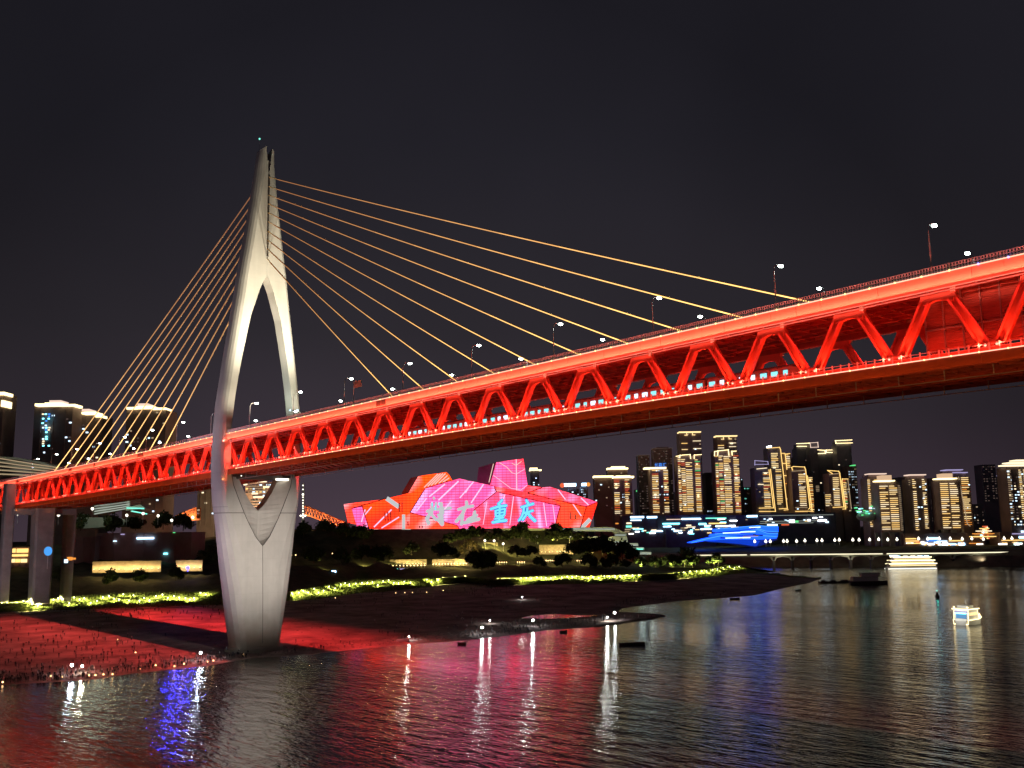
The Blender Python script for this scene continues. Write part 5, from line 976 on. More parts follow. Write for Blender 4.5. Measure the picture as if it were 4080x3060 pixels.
bs = empty('floodlight', tuple(Wp(748, 2262, 610)), 'deep blue floodlight at the foot of the wall left of the pylon', 'floodlight'); m = MB(); m.ball((0, 0, 0), 0.9, 8, 5, sc=(1.6, 1, 1)); m.tube([(0, 0, -0.6), (0, 0, -2.4)], 0.12, 5); m.build('lamp', emat('deep_blue_lamp', (0.03, 0.03, 1.0), 12.0), bs)
# rows of small bright promenade lamps: one thing each
k0 = empty('promenade_lamp', (0, 0, 0), 'small warm bollard lamp on the hillside promenade terrace', 'promenade lamp', 'small lamps along the hillside promenades')
m = MB(); m.tube([(0, 0, -1.6), (0, 0, 0)], 0.1, 5); m.build('post', M['lampmetal'], k0); m = MB(); m.ball((0, 0, 0.3), 0.42, 6, 4); m.build('globe', E_['candle'], k0); reg(k0)
ks = [(1552+i*14, 2256-i*0.2, 745) for i in range(11)]+[(1726+i*12, 2250-i*0.3, 748) for i in range(12)]+[(1982+i*9, 2242, 775) for i in range(5)]+[(2062+i*9, 2241, 780) for i in range(4)]+[(2160+i*8, 2234+2*rnd(), 790) for i in range(10)]+[(2300+i*8, 2235, 800) for i in range(9)]
ks += [(1150+50*rnd(), 2200+20*rnd(), 720) for i in range(4)]+[(1325, 2207, 730), (1270, 2215, 730), (1237, 2209, 730), (1380, 2262, 735), (1398, 2264, 735), (1410, 2264, 735)]
for i, (a, b, D) in enumerate(ks):
    o = k0 if i == 0 else copy_tree(k0); o.location = tuple(Wp(a, b, D))
m0 = empty('globe_lamp', (0, 0, 0), 'bright white globe lamp glowing among the theatre trees', 'street lamp', 'white globe lamps among the theatre trees')
m = MB(); m.tube([(0, 0, -6), (0, 0, 0)], 0.12, 5); m.build('post', M['lampmetal'], m0); m = MB(); m.ball((0, 0, 0.5), 1.0, 8, 5); m.build('globe', E_['wwhite'], m0); reg(m0)
for i, (a, b, D) in enumerate([(1932, 2156, 815), (1969, 2157, 815), (2005, 2169, 812), (2143, 2139, 820), (1600, 2118, 840), (1586, 2124, 838), (1543, 2118, 840), (2270, 2140, 822), (1270, 2104, 830), (368, 2030, 660), (70, 2050, 640), (233, 2055, 650), (505, 2056, 690), (630, 2058, 700), (684, 2076, 700), (768, 2064, 700), (570, 2049, 700)]):
    o = m0 if i == 0 else copy_tree(m0); o.location = tuple(Wp(a, b, D))
# teal kiosks and screens on the slope
for i, (a, b, w, h_, D, key, lab) in enumerate([(1330, 2281, 4, 4, 700, 'sky', 'small glowing blue kiosk on the dark slope right of the pylon'), (2004, 2275, 5, 3, 760, 'cyan', 'left of two cyan kiosks above the green slope'), (2052, 2272, 7, 3, 765, 'cyan', 'right and wider of two cyan kiosks above the green slope'), (2084, 2272, 5, 2.6, 768, 'dim', 'dim cream kiosk beside the cyan kiosks'), (1577, 2271, 4, 3, 735, 'teal', 'small teal kiosk under the gold terrace wall'), (1606, 2270, 6, 2.6, 737, 'violet', 'violet kiosk under the gold terrace wall'), (1166, 2288, 2.4, 2.4, 690, 'teal', 'tiny teal kiosk beside the pylon edge')]):
    r_ = empty('kiosk', tuple(Wp(a, b, D)), lab, 'kiosk'); m = MB(); m.box(HA*1.6+np.array((0, 0, -0.6)), (w+1, 3, h_+1.4), (HR, HA, (0, 0, 1))); m.build('body', M['hull'], r_); m = MB(); m.box((0, 0, 0), (w*.8, 0.2, h_*.7), (HR, HA, (0, 0, 1))); m.build('lit_front', E_[key], r_)
# beacon mast and orange truss bridge behind the pylon
bm2 = empty('beacon_mast', tuple(Wp(1207, 2090, 800)), 'slender mast of stacked white lights right of the pylon', 'mast'); bo2 = np.array(bm2.location)
m = MB(); m.tube([(0, 0, -6), (0, 0, 34)], [1.4, 0.5], 8); m.build('mast', M['walll'], bm2)
m = MB()
for y in (1934, 1950, 1970, 1981, 1993, 2004, 2016, 2025, 2036, 2048, 2054, 2062): p = Wp(1207, y, 799)-bo2; m.ball(p, 0.55 if y != 1970 else 0.9, 6, 4); 
m.ball(Wp(1198, 2055, 799)-bo2, .8, 6, 4); m.ball(Wp(1216, 2055, 799)-bo2, .8, 6, 4)
m.build('mast_lamps', E_['wwhite'], bm2)
M['steel_o'] = pmat('orange_painted_steel', (0.62, 0.22, 0.08), 0.5)
for lab, top_, bot_, D in (('orange steel truss bridge sloping down behind the right of the pylon', [(1208, 2014), (1375, 2084)], [(1208, 2048), (1375, 2106)], 880), ('short orange steel truss end rising left of the pylon', [(700, 2056), (782, 2022)], [(722, 2072), (780, 2070)], 880)):
    O = Wp(*top_[0], D); r_ = empty('steel_truss_bridge', tuple(O), lab, 'truss bridge'); n = 14
    for back in (0, 12):
        A = [Wp(*top_[0], D)-O+HA*back, Wp(*top_[1], D)-O+HA*back]; Bb = [Wp(*bot_[0], D)-O+HA*back, Wp(*bot_[1], D)-O+HA*back]
        m = MB(); m.bar(A[0], A[1], 0.9, 0.9); m.bar(Bb[0], Bb[1], 0.9, 0.9); m.bar(A[1], Bb[1], .7, .7)
        for i in range(n):
            t0_, t1_ = i/n, (i+0.5)/n; P0 = Bb[0]*(1-t0_)+Bb[1]*t0_; P1 = A[0]*(1-t1_)+A[1]*t1_; P2 = Bb[0]*(1-(i+1)/n)+Bb[1]*(i+1)/n; m.bar(P0, P1, 0.5, 0.5, up=tuple(HA)); m.bar(P1, P2, 0.5, 0.5, up=tuple(HA))
        m.build('truss', M['steel_o'], r_)
    c = (Wp(*bot_[0], D)+Wp(*bot_[1], D))/2
    for t0_ in (0.1, 0.5, 0.9): p = Wp(*bot_[0], D)*(1-t0_)+Wp(*bot_[1], D)*t0_; light('POINT', 'truss_light', tuple(p-HA*9-np.array((0, 0, 2))), (1.0, 0.50, 0.22), 9000, shadow_soft_size=0.6, parent=None)
# ================================================================== TREES
def mk_tree(name, label, seed, H=10, R_=5, leaf='leaf', n=900, group=None, ls=0.5):
    rs = np.random.RandomState(seed); root = empty(name, (0, 0, 0), label, 'tree', group)
    m = MB(); m.tube([(0, 0, -1), (0.1, 0, H*.25), (0.2, 0.1, H*.5)], [H*.03+.08, H*.024+.05, H*.012+.03], 7)
    cl = []
    for k in range(9):
        a = k*2.4+rs.rand(); rr = R_*(0.35+0.45*rs.rand()); z = H*(0.22+0.6*rs.rand()); c = np.array((math.cos(a)*rr, math.sin(a)*rr, z)); cl.append((c, R_*(0.28+0.2*rs.rand())))
        m.tube([(0.1, 0, H*(.22+.2*rs.rand())), c*0.55+np.array((0, 0, z*0.3)), c], [H*.014+.03, H*.008+.02, 0.03], 5)
    m.build('trunk', M['bark'], root)
    cl.append((np.array((0, 0, H*.82)), R_*.42)); m = MB()
    for i in range(n):
        c, r_ = cl[rs.randint(len(cl))]; d = rs.normal(size=3); d /= np.linalg.norm(d); p = c+d*r_*(0.35+0.85*rs.rand())*np.array((1, 1, .85)); p[2] = max(p[2], H*.06); s_ = ls*(0.5+rs.rand())
        a = rs.normal(size=3); a /= np.linalg.norm(a); b = np.cross(a, d); b /= (np.linalg.norm(b)+1e-6); m.add([p-a*s_-b*s_*.5, p+a*s_-b*s_*.5, p+a*s_*.6+b*s_*.7, p-a*s_*.6+b*s_*.7], [(0, 1, 2, 3)])
    m.build('crown', M[leaf], root, recalc=False); return reg(root)
tA = mk_tree('broadleaf_tree', 'dark round-headed tree standing before the theatre base', 1, 16, 10.5, n=2300, ls=.8, group='dark trees in front of the theatre')
tB = mk_tree('broadleaf_tree', 'dark loose tree on the unlit hillside slope', 2, 12, 9.5, n=1900, ls=.75, group='dark trees on the hillside')
tC = mk_tree('broadleaf_tree', 'small tree glowing yellow-green from lamps at its foot', 3, 10, 7.0, n=1500, ls=.6, group='lamp-lit trees near the point of the bank')
tD = mk_tree('willow_tree', 'bare golden willow lit from below beneath the theatre', 4, 15, 8.5, leaf='leafy', n=900, ls=.45)
def put(t, lst, first=[None]):
    for i, (a, b, D, sc) in enumerate(lst):
        o = t if i == 0 else copy_tree(t); p = Wp(a, b, D); o.location = tuple(p); o.scale = (sc, sc, sc*(0.9+.25*rnd())); o.rotation_euler = (0, 0, rnd()*6.28)
put(tA, [(a_, b_+5, D_, k_*.74) for a_, b_, D_, k_ in [(2078, 2142, 816, 1.05), (2050, 2140, 812, .8), (2222, 2146, 822, 1.0), (2270, 2150, 824, .95), (2195, 2150, 818, .85), (1880, 2140, 812, .85), (1850, 2150, 806, .8), (1912, 2138, 820, .7), (1820, 2150, 800, .72), (1985, 2144, 818, .8), (2020, 2150, 806, .7), (2135, 2160, 812, .6), (2320, 2160, 815, .75), (1790, 2158, 800, .7), (1950, 2150, 812, .6), (2110, 2150, 820, .65)]])
put(tB, [(2360, 2200, 800, 1.0), (2400, 2205, 800, 1.1), (2440, 2215, 800, 1.05), (2480, 2225, 800, 1.0), (2330, 2205, 790, .9), (2520, 2232, 790, .9), (2060, 2215, 770, .7), (2110, 2215, 770, .7), (2290, 2210, 790, .8), (1500, 2235, 730, .9), (1530, 2235, 730, .8), (1755, 2220, 750, .9), (1800, 2225, 750, .8), (1250, 2240, 700, .9), (1360, 2245, 700, .9), (1440, 2230, 720, .8), (1640, 2210, 760, .8), (1890, 2262, 745, 1.0), (1920, 2268, 742, 1.1), (1945, 2262, 745, .9), (2240, 2255, 770, .8), (2150, 2258, 765, .7), (2350, 2260, 770, .8), (2430, 2262, 770, .8), (980, 2200, 700, .8), (840, 2250, 640, .9), (440, 2330, 560, .6), (560, 2320, 570, .6), (230, 2320, 560, .6), (700, 2310, 580, .6), (1300, 2130, 800, .9), (1380, 2140, 790, .9), (1210, 2135, 780, .9), (1450, 2150, 790, .9), (450, 2120, 700, .9), (540, 2110, 720, .8), (650, 2105, 720, .9), (730, 2110, 720, .9), (320, 2110, 700, .8)])
LT = [(2556, 2262, 812, 1.0), (2610, 2262, 806, .9), (2680, 2262, 815, 1.0), (2728, 2258, 820, 1.35), (2760, 2258, 820, 1.0), (2640, 2256, 818, .7), (2845, 2250, 850, .8), (2862, 2248, 850, .85), (2825, 2250, 846, .7), (2490, 2268, 805, .8)]
put(tC, LT); put(tD, [(1873, 2216, 790, 1.05)])
for (a, b, D, sc), p in zip(LT, (5200, 1500, 4200, 3000, 2200, 1200, 4200, 4800, 1500, 900)): q = Wp(a-4, b-6, D-6); light('SPOT', 'tree_uplight', tuple(q), (0.85, 0.95, 0.25), p*3.2, target=tuple(q+HA*8+np.array((0, 0, 4))), spot_size=2.0, spot_blend=.6, shadow_soft_size=0.3)
q = Wp(1873, 2200, 780); light('POINT', 'tree_uplight', tuple(q), (1.0, 0.75, 0.3), 9000, shadow_soft_size=0.5)
for (a, b, D, p) in ((2120, 2206, 785, 1800), (2175, 2212, 785, 1600), (2225, 2212, 790, 1800), (2345, 2214, 795, 2600), (2375, 2212, 795, 2200), (1998, 2214, 780, 1500), (2070, 2218, 780, 1200), (1720, 2216, 750, 1500), (1292, 2256, 700, 900), (1800, 2190, 790, 2500), (2260, 2165, 815, 2500), (1935, 2176, 812, 2500), (1985, 2178, 812, 2500), (2040, 2186, 806, 2500), (2090, 2180, 808, 2000), (2140, 2160, 815, 1500), (2205, 2152, 818, 1500), (1640, 2238, 748, 1500), (1560, 2240, 745, 1200), (1830, 2240, 755, 1500), (1450, 2246, 735, 900), (2060, 2240, 772, 1600), (2200, 2240, 778, 1300), (2320, 2240, 788, 1300), (2415, 2232, 795, 1600), (1980, 2232, 770, 1200), (2400, 2190, 810, 1500)): light('SPOT', 'garden_uplight', tuple(Wp(a, b, D)), (0.95, 0.85, 0.25), p*4, target=tuple(Wp(a, b, D)+HA*6+np.array((0, 0, 1))), spot_size=2.2, spot_blend=.6, shadow_soft_size=0.3)
# ================================================================== PEOPLE
def mk_person(seed, top, bottom, pose):
    rs = np.random.RandomState(seed)
    V = {'pel': (0, 0, .95), 'wai': (0, 0, 1.08), 'che': (0, .01, 1.30), 'nec': (0, 0, 1.48), 'hea': (0, -.01, 1.62), 'top': (0, 0, 1.72)}
    for s_, n_ in ((-1, 'l'), (1, 'r')):
        st = 0.12*s_*(1 if pose == 'walk' else 0)
        V['sh'+n_] = (.18*s_, 0, 1.42); V['el'+n_] = (.25*s_, .03-st, 1.14) if pose != 'phone' else (.24*s_, -.10, 1.18); V['ha'+n_] = (.26*s_, -.05-st*1.5, .88) if pose != 'phone' else (.10*s_, -.32, 1.40)
        V['hp'+n_] = (.10*s_, 0, .90); V['kn'+n_] = (.11*s_, -st-.02, .50); V['an'+n_] = (.11*s_, -st*2 if st < 0 else st*1.6, .08); V['to'+n_] = (.12*s_, (-st*2 if st < 0 else st*1.6)-.15, .04)
    K = list(V); I = {k: i for i, k in enumerate(K)}
    E = [('pel', 'wai'), ('wai', 'che'), ('che', 'nec'), ('nec', 'hea'), ('hea', 'top')]+sum([[('che', 'sh'+n), ('sh'+n, 'el'+n), ('el'+n, 'ha'+n), ('pel', 'hp'+n), ('hp'+n, 'kn'+n), ('kn'+n, 'an'+n), ('an'+n, 'to'+n)] for n in 'lr'], [])
    Rr = {'pel': .14, 'wai': .13, 'che': .155, 'nec': .055, 'hea': .10, 'top': .07, 'sh': .065, 'el': .045, 'ha': .038, 'hp': .09, 'kn': .06, 'an': .042, 'to': .035}
    me = bpy.data.meshes.new('person'); me.from_pydata([V[k] for k in K], [(I[a], I[b]) for a, b in E], []); o = bpy.data.objects.new('tmp_body', me); COL.objects.link(o)
    md = o.modifiers.new('s', 'SKIN'); o.modifiers.new('d', 'SUBSURF').levels = 1
    for k in K: sv = me.skin_vertices[0].data[I[k]]; r_ = Rr.get(k, Rr.get(k[:2], .05)); sv.radius = (r_, r_*.8); sv.use_root = (k == 'pel')
    dg = bpy.context.evaluated_depsgraph_get(); nm = bpy.data.meshes.new_from_object(o.evaluated_get(dg)); bpy.data.objects.remove(o)
    for mm in (M['skin'], top, bottom, M['hair']): nm.materials.append(mm)
    for p in nm.polygons:
        z = p.center.z; ax_ = abs(p.center.x)
        hand = (abs(p.center.z-V['har'][2]) < .07 and abs(ax_-V['har'][0]) < .08 and abs(p.center.y-V['har'][1]) < .12) if pose == 'phone' else (ax_ > .2 and z < .93 and z > .8)
        p.material_index = 0 if hand else 3 if (z > 1.66 or (z > 1.56 and p.center.y > .02)) else 0 if z > 1.47 else 1 if z > .93 else 2
    o = bpy.data.objects.new('person', nm); COL.objects.link(o); return o
PV = [mk_person(1, M['cloth_d'], M['cloth_d'], 'stand'), mk_person(2, M['cloth_g'], M['cloth_d'], 'walk'), mk_person(3, M['cloth_l'], M['cloth_d'], 'phone'), mk_person(4, M['cloth_d'], M['cloth_g'], 'walk')]
used = set()
def people(spots, label, group):
    for (a, b) in spots:
        p = hit(a, b)
        if p is None or p[2] < 0.02: continue
        v = random.choice((0, 0, 1, 1, 3, 3, 2)); o = PV[v]
        if v in used: o = o.copy(); COL.objects.link(o)
        used.add(v); s_ = 0.92+.14*rnd(); o.location = (p[0], p[1], p[2]-0.02); o.rotation_euler = (0, 0, rnd()*6.28); o.scale = (s_, s_, s_); tag(o, label, 'person', group)
def sh(px): return interp(rowdefs[0][1], px)
def sc(n, x0, x1, f): return [(a, f(a)) for a in [x0+(x1-x0)*rnd() for _ in range(n)]]
people(sc(62, 0, 700, lambda a: sh(a)-7-26*rnd()**1.6), 'person in the dense waterside crowd at lower left', 'waterside crowd at lower left')
people(sc(52, 0, 660, lambda a: sh(a)-40-(sh(a)-40-2480-a*.06)*rnd()), 'person strolling on the red-lit sand at lower left', 'strollers on the red-lit sand')
people(sc(26, 640, 990, lambda a: sh(a)-6-26*rnd()), 'person at the water just left of the pylon foot', 'people by the water left of the pylon')
people(sc(10, 1120, 1420, lambda a: sh(a)-10-40*rnd()), 'person on the dark sand right of the pylon foot', 'people right of the pylon foot')
people(sc(64, 1850, 2460, lambda a: sh(a)-5-34*rnd()**1.4), 'person in the waterside crowd between the white floodlights', 'waterside crowd between the white floodlights')
people(sc(34, 1500, 2250, lambda a: sh(a)-45-80*rnd()), 'person scattered on the dark sand behind the white floodlights', 'people on the dark sand')
people(sc(30, 2480, 2800, lambda a: sh(a)-3-24*rnd()), 'person at the water edge of the inlet behind the sandbar', 'people along the inlet')
people([(2360+i*18+8*rnd(), 2458-i*.1+8*rnd()) for i in range(15)], 'person standing on the low sandbar', 'people on the sandbar')
cw = MB(); protos = []
for pv in PV:
    me_ = pv.data; protos.append((np.array([v.co[:] for v in me_.vertices]), [list(p.vertices) for p in me_.polygons], [p.material_index for p in me_.polygons], [mm for mm in me_.materials]))
CMAT = [M['skin'], M['cloth_d'], M['cloth_g'], M['cloth_l'], M['hair']]
def crowd(spots):
    for (a, b) in spots:
        p = hit(a, b)
        if p is None or p[2] < 0.02: continue
        V_, F_, mi_, mm_ = protos[random.choice((0, 0, 1, 3, 2))]; an = rnd()*6.28; c_, s_ = math.cos(an), math.sin(an); k = .92+.14*rnd(); base = len(cw.v)
        X = V_[:, 0]*c_-V_[:, 1]*s_; Y = V_[:, 0]*s_+V_[:, 1]*c_
        cw.v += list(zip((X*k+p[0]).tolist(), (Y*k+p[1]).tolist(), (V_[:, 2]*k+p[2]).tolist())); cw.f += [[base+i for i in f] for f in F_]; cw.m += [CMAT.index(mm_[q]) for q in mi_]
def gf(px): return interp(rowdefs[1][1], px)
crowd(sc(150, 0, 1000, lambda a: sh(a)-4-45*rnd()**1.5)); crowd(sc(110, 0, 560, lambda a: sh(a)-40-(sh(a)-40-2470-a*.06)*rnd())); crowd(sc(130, 1130, 1900, lambda a: gf(a)+4+50*rnd()**1.3)); crowd(sc(110, 1870, 2060, lambda a: 2318+60*rnd()))
crowd(sc(60, 1850, 2460, lambda a: sh(a)-4-40*rnd())); crowd(sc(60, 2380, 2900, lambda a: sh(a)-3-22*rnd())); crowd(sc(60, 80, 880, lambda a: gf(a)+2+14*rnd())); crowd(sc(60, 300, 880, lambda a: 2432+40*rnd())); crowd(sc(80, 1480, 2350, lambda a: sh(a)-40-110*rnd()))
pb = MB(); RB = np.random.RandomState(11)
for _ in range(5200):
    a_ = -20+3250*RB.rand(); q_ = RB.rand(); b_ = sh(a_)-1-(6+q_*30 if RB.rand() < .6 else (sh(a_)-gf(a_))*q_); p = hit(a_, b_)
    if p is None or p[2] < 0.03: continue
    r_ = (0.15+0.55*RB.rand()**3)*1.1; ph = RB.rand()*6.28
    top = p+np.array((0, 0, r_*.7)); ring = [p+np.array((math.cos(ph+k*1.256)*r_*(.8+.5*RB.rand()), math.sin(ph+k*1.256)*r_*(.8+.5*RB.rand()), -0.05)) for k in range(5)]
    pb.add(ring+[top], [(k, (k+1) % 5, 5) for k in range(5)])
tag(pb.build('stones', pmat('river_stone', (0.20, 0.16, 0.15), 0.9, var=0.4, vscale=0.3), recalc=False), 'scattered stones and debris on the muddy riverbank', 'stones', kind='stuff')
tag(cw.build('crowd', CMAT, recalc=False), 'countless tiny figures spread over the dark riverbank sand', 'crowd', kind='stuff')
# ================================================================== LAMPS ON THE BEACH
b0 = empty('beach_floodlight', (0, 0, 0), '', 'floodlight')
m = MB()
for k in range(3): a = k*2.09; m.tube([(math.cos(a)*.5, math.sin(a)*.5, 0), (0, 0, 1.2)], .04, 4)
m.tube([(0, 0, 1.1), (0, 0, 2.2)], .05, 5); m.build('tripod', M['hull'], b0); m = MB(); m.ball((0, 0, 2.4), .34, 8, 5); m.build('lamp_head', E_['beach'], b0); reg(b0)
BL = [(798, 2624, 1.1, 5200, 'white floodlight on tripod at the water just left of the pylon foot', (0.75, 0.9, 1.0)), (284, 2680, 1.2, 4200, 'bluish-white floodlight in the crowd at lower left', (0.5, 0.7, 1.0)), (326, 2674, .9, 3000, 'warm white floodlight beside the bluish one at lower left', (1.0, 0.85, 0.5)), (1921, 2517, 1.1, 6500, 'leftmost of the three bright floodlights right of the pylon', (0.9, 0.95, 1.0)), (2124, 2487, 1.1, 6500, 'middle of the three bright floodlights right of the pylon', (0.85, 0.93, 1.0)), (2450, 2459, 1.3, 7500, 'brightest white floodlight on the sandbar', (0.9, 0.97, 1.0)), (2420, 2465, .7, 2600, 'smaller white lamp just left of the sandbar floodlight', (1.0, 0.95, 0.85)), (1952, 2475, .6, 900, 'small white lamp on the sand above the leftmost bright floodlight', (1, 1, .95)), (2080, 2380, .6, 900, 'small white lamp alone on the dark sand under the green slope', (1, 1, .95)), (1630, 2542, .6, 900, 'small white lamp beside the little dark boat', (1, 1, .95))]
for i, (a, b, s_, p_, lab, col) in enumerate(BL):
    o = b0 if i == 0 else copy_tree(b0); q = hit(a, b+10) if a != 2450 else hit(a, b+10); q = q if q is not None else Gp(a, b+12, 0.3)
    o.location = tuple(q); o.scale = (s_,)*3; o['label'] = lab; light('POINT', 'beach_light', (q[0], q[1], q[2]+2.5*s_), col, p_, shadow_soft_size=0.35)
c0 = empty('small_lamp', (0, 0, 0), 'small warm lantern set on the sand by the water at lower left', 'lantern', 'small lanterns along the waterline')
m = MB(); m.box((0, 0, .18), (.34, .34, .36)); m.build('base', M['hull'], c0); m = MB(); m.ball((0, 0, .55), .26, 6, 4); m.build('glass', E_['candle'], c0); reg(c0)
for i, (a, b) in enumerate([(354, 2697), (380, 2696), (412, 2693), (448, 2692), (556, 2670), (695, 2660), (733, 2650), (850, 2637), (968, 2611), (203, 2700), (246, 2702), (10, 2724), (540, 2604), (470, 2552), (826, 2642), (620, 2656), (1195, 2379), (1336, 2384), (1577, 2364), (1613, 2363), (1643, 2362), (1700, 2361), (1766, 2354)]):
    q = hit(a, b+2); o = c0 if i == 0 else copy_tree(c0)
    if q is not None: o.location = tuple(q)
    if a > 1000: o['label'] = 'small white lantern on the sand at the foot of the green slope'; o['group'] = 'small lanterns below the green slope'
# ================================================================== BOATS
def hull(mb, L, B_, h, sheer=.3, mi=0, bow=1.0, stern=.7):
    rings = []
    for i in range(9):
        t_ = i/8; x = (t_-.5)*L; w = B_/2*(1-(max(0, t_-.55)/.45)**2*bow*.97)*(stern+(1-stern)*min(1, t_*3)); zt_ = h*(1+sheer*max(0, t_-.4)**1.5*2)
        rings.append([(x, -w, zt_), (x, -w*.85, 0), (x, -w*.5, -.4), (x, w*.5, -.4), (x, w*.85, 0), (x, w, zt_), (x, w*.8, zt_-.05), (x, -w*.8, zt_-.05)])
    mb.loft(rings, mi)
def boat(name, px, py, label, cat, rz): p = Gp(px, py, 0); return empty(name, (p[0], p[1], 0.05), label, cat, rz=rz)
# lit cruise ship on the far side
EM_ship = emat('ship_deck_light', (1.0, 0.84, 0.48), 3.4); EM_ship.cycles.emission_sampling = 'FRONT_BACK'
cs = boat('cruise_ship', 3628, 2268, 'three-deck cruise ship blazing with gold lights on the far river', 'ship', YAW+math.pi)
m = MB(); hull(m, 48, 9, 2.4, .15, stern=.9); m.build('hull', M['white'], cs)
for k, (L, z) in enumerate(((44, 2.4), (41, 5.4), (35, 8.4))):
    m = MB(); m.box((-1, 0, z+1.4), (L, 8.2-k*.6, 2.5)); m.box((-1, 0, z+2.9), (L+1.5, 8.8-k*.5, .3)); m.build('deck_house', M['white'], cs)
    m = MB()
    for s_ in (-1, 1): m.box((-1, s_*(4.6-k*.3), z+2.9), (L+1.6, .2, .75)); m.box((-1, s_*(4.2-k*.3), z+1.1), (L-1, .12, .7), mi=1)
    m.build('deck_lights', [EM_ship, E_['warm']], cs)
m = MB()
for x in (-16, -10, -3, 4, 11, 17): m.box((x, 0, 12.2), (3.4, 3, .6), mi=int(rnd()*3))
m.box((15, 0, 12.6), (7, 3.5, 1.2), mi=2); m.build('roof_lights', [E_['orangel'], E_['wwhite'], E_['sky']], cs)
m = MB()
for s_ in (-1, 1): m.box((0, s_*4.75, .7), (46, .15, .5))
m.build('waterline_lights', E_['wwhite'], cs)
for x in (-14, 0, 14):
    pass
# small tour boat, lit gold with a blue cabin front
tb = boat('tour_boat', 3866, 2487, 'small gold-rimmed tour boat with glowing blue cabin on the right', 'boat', YAW+math.radians(38))
tb.scale = (1.0, 1.35, 1.2)
m = MB(); hull(m, 15, 5.2, 1.7, .5); m.build('hull', M['white'], tb)
m = MB(); m.loft([[(x0, -2.2, z), (x1, -2.2, z), (x1, 2.2, z), (x0, 2.2, z)] for x0, x1, z in ((-6.6, 1.6, 1.6), (-6.4, .8, 5.0))]); m.box((-2.8, 0, 5.3), (8.6, 5, .4)); m.build('cabin', M['white'], tb)
m = MB()
for s_ in (-1, 1):
    for x in (-5.2, -3.6, -2.0, -.5): m.box((x, 2.22*s_, 3.7), (1.1, .06, 1.0))
m.build('cabin_window', E_['warm'], tb)
m = MB(); m.box((-3, 0, 6.0), (4.5, 3.4, .9)); m.tube([(-2, 0, 6.4), (-2.4, 0, 8.0)], .07, 5); m.build('flybridge', M['white'], tb)
m = MB(); m.box((-6.75, 0, 3.0), (.12, 3.2, 1.5)); m.box((-6.78, 0, 4.45), (.12, 4.1, .45), mi=1); m.box((-6.78, .2, 3.85), (.14, 3.4, .28), mi=2); m.build('lit_stern_screen', [emat('blue_cabin_screen', (0.16, 0.42, 0.75), .8), E_['violet'], E_['cyan']], tb)
m = MB()
for s_ in (-1, 1):
    m.tube([(-7.4, 2.35*s_, 1.7), (0, 2.75*s_, 1.9), (4.2, 2.1*s_, 2.3), (7.4, .2*s_, 2.9)], .10, 6); m.tube([(-7.4, 2.35*s_, 1.7), (-7.3, 2.2*s_, .3)], .10, 6); m.tube([(-6.9, 2.3*s_, 1.9), (-6.6, 2.25*s_, 5.2)], .08, 6); m.tube([(1.6, 2.3*s_, 2.0), (.8, 2.2*s_, 5.2)], .08, 6)
    m.ball((-6.6, 2.1*s_, 5.9), .30, 6, 4); m.box((-2.8, 2.6*s_, 5.35), (8.8, .12, .28))
m.box((-7.15, 0, 5.35), (.12, 5.0, .28)); m.box((-7.42, 0, .35), (.15, 4.4, .35)); m.tube([(2.2, -1.6, 2.2), (2.6, -1.4, 4.2), (3.2, 0, 4.6), (2.6, 1.4, 4.2), (2.2, 1.6, 2.2)], .12, 6)
for x in (2.4, 3.4, 4.4): m.tube([(x, -1.7, 2.2), (x, -1.4, 3.6)], .1, 5)
EM_trim = emat('boat_trim_light', (1.0, 0.80, 0.42), 3.2); EM_trim.cycles.emission_sampling = 'FRONT_BACK'; m.build('gold_trim_lights', EM_trim, tb)
light('AREA', 'boat_light', (-11, 0, 5), (0.95, 0.92, 0.8), 500, target=(-5, 0, 1), parent=tb, size=3)
light('AREA', 'boat_light', (1, -7, 5), (1.0, 0.88, 0.55), 500, target=(0, 0, 1), parent=tb, size=3)
# dark moored ferry and pontoons
fb = boat('moored_ferry', 3462, 2328, 'unlit two-deck ferry moored off the point of the bank', 'ferry', YAW)
m = MB(); hull(m, 27, 7, 2.2, .15); m.build('hull', M['hull'], fb); m = MB(); m.box((-3, 0, 3.6), (18, 6, 2.6)); m.box((-1.5, 0, 5.2), (21, 6.6, .3)); m.box((1, 0, 6.6), (13, 5, 2.2)); m.box((1, 0, 7.9), (15, 5.6, .25)); m.tube([(8, 0, 7.8), (8, 0, 9.4)], .08, 5); m.build('deck_house', M['white'], fb)
for i, (px, py, w, lab) in enumerate([(3318, 2322, 8, 'short dark pontoon left of the moored ferry'), (3365, 2322, 11, 'longer dark pontoon between the short one and the ferry'), (3398, 2322, 9, 'dark pontoon touching the stern of the moored ferry'), (3282, 2323, 7, 'small dark float off the tip of the bank')]):
    r_ = boat('pontoon', px, py, lab, 'pontoon', YAW); m = MB(); m.loft([[(-w/2, -1.6, 0), (w/2, -1.6, 0), (w/2, 1.6, 0), (-w/2, 1.6, 0)], [(-w/2-.4, -1.9, 1.2), (w/2+.4, -1.9, 1.2), (w/2+.4, 1.9, 1.2), (-w/2-.4, 1.9, 1.2)]]); m.build('float', M['hull'], r_); m = MB(); m.box((0, 0, 1.7), (w*.5, 1.8, 1.0)); m.build('cabin', M['cloth_g'], r_)
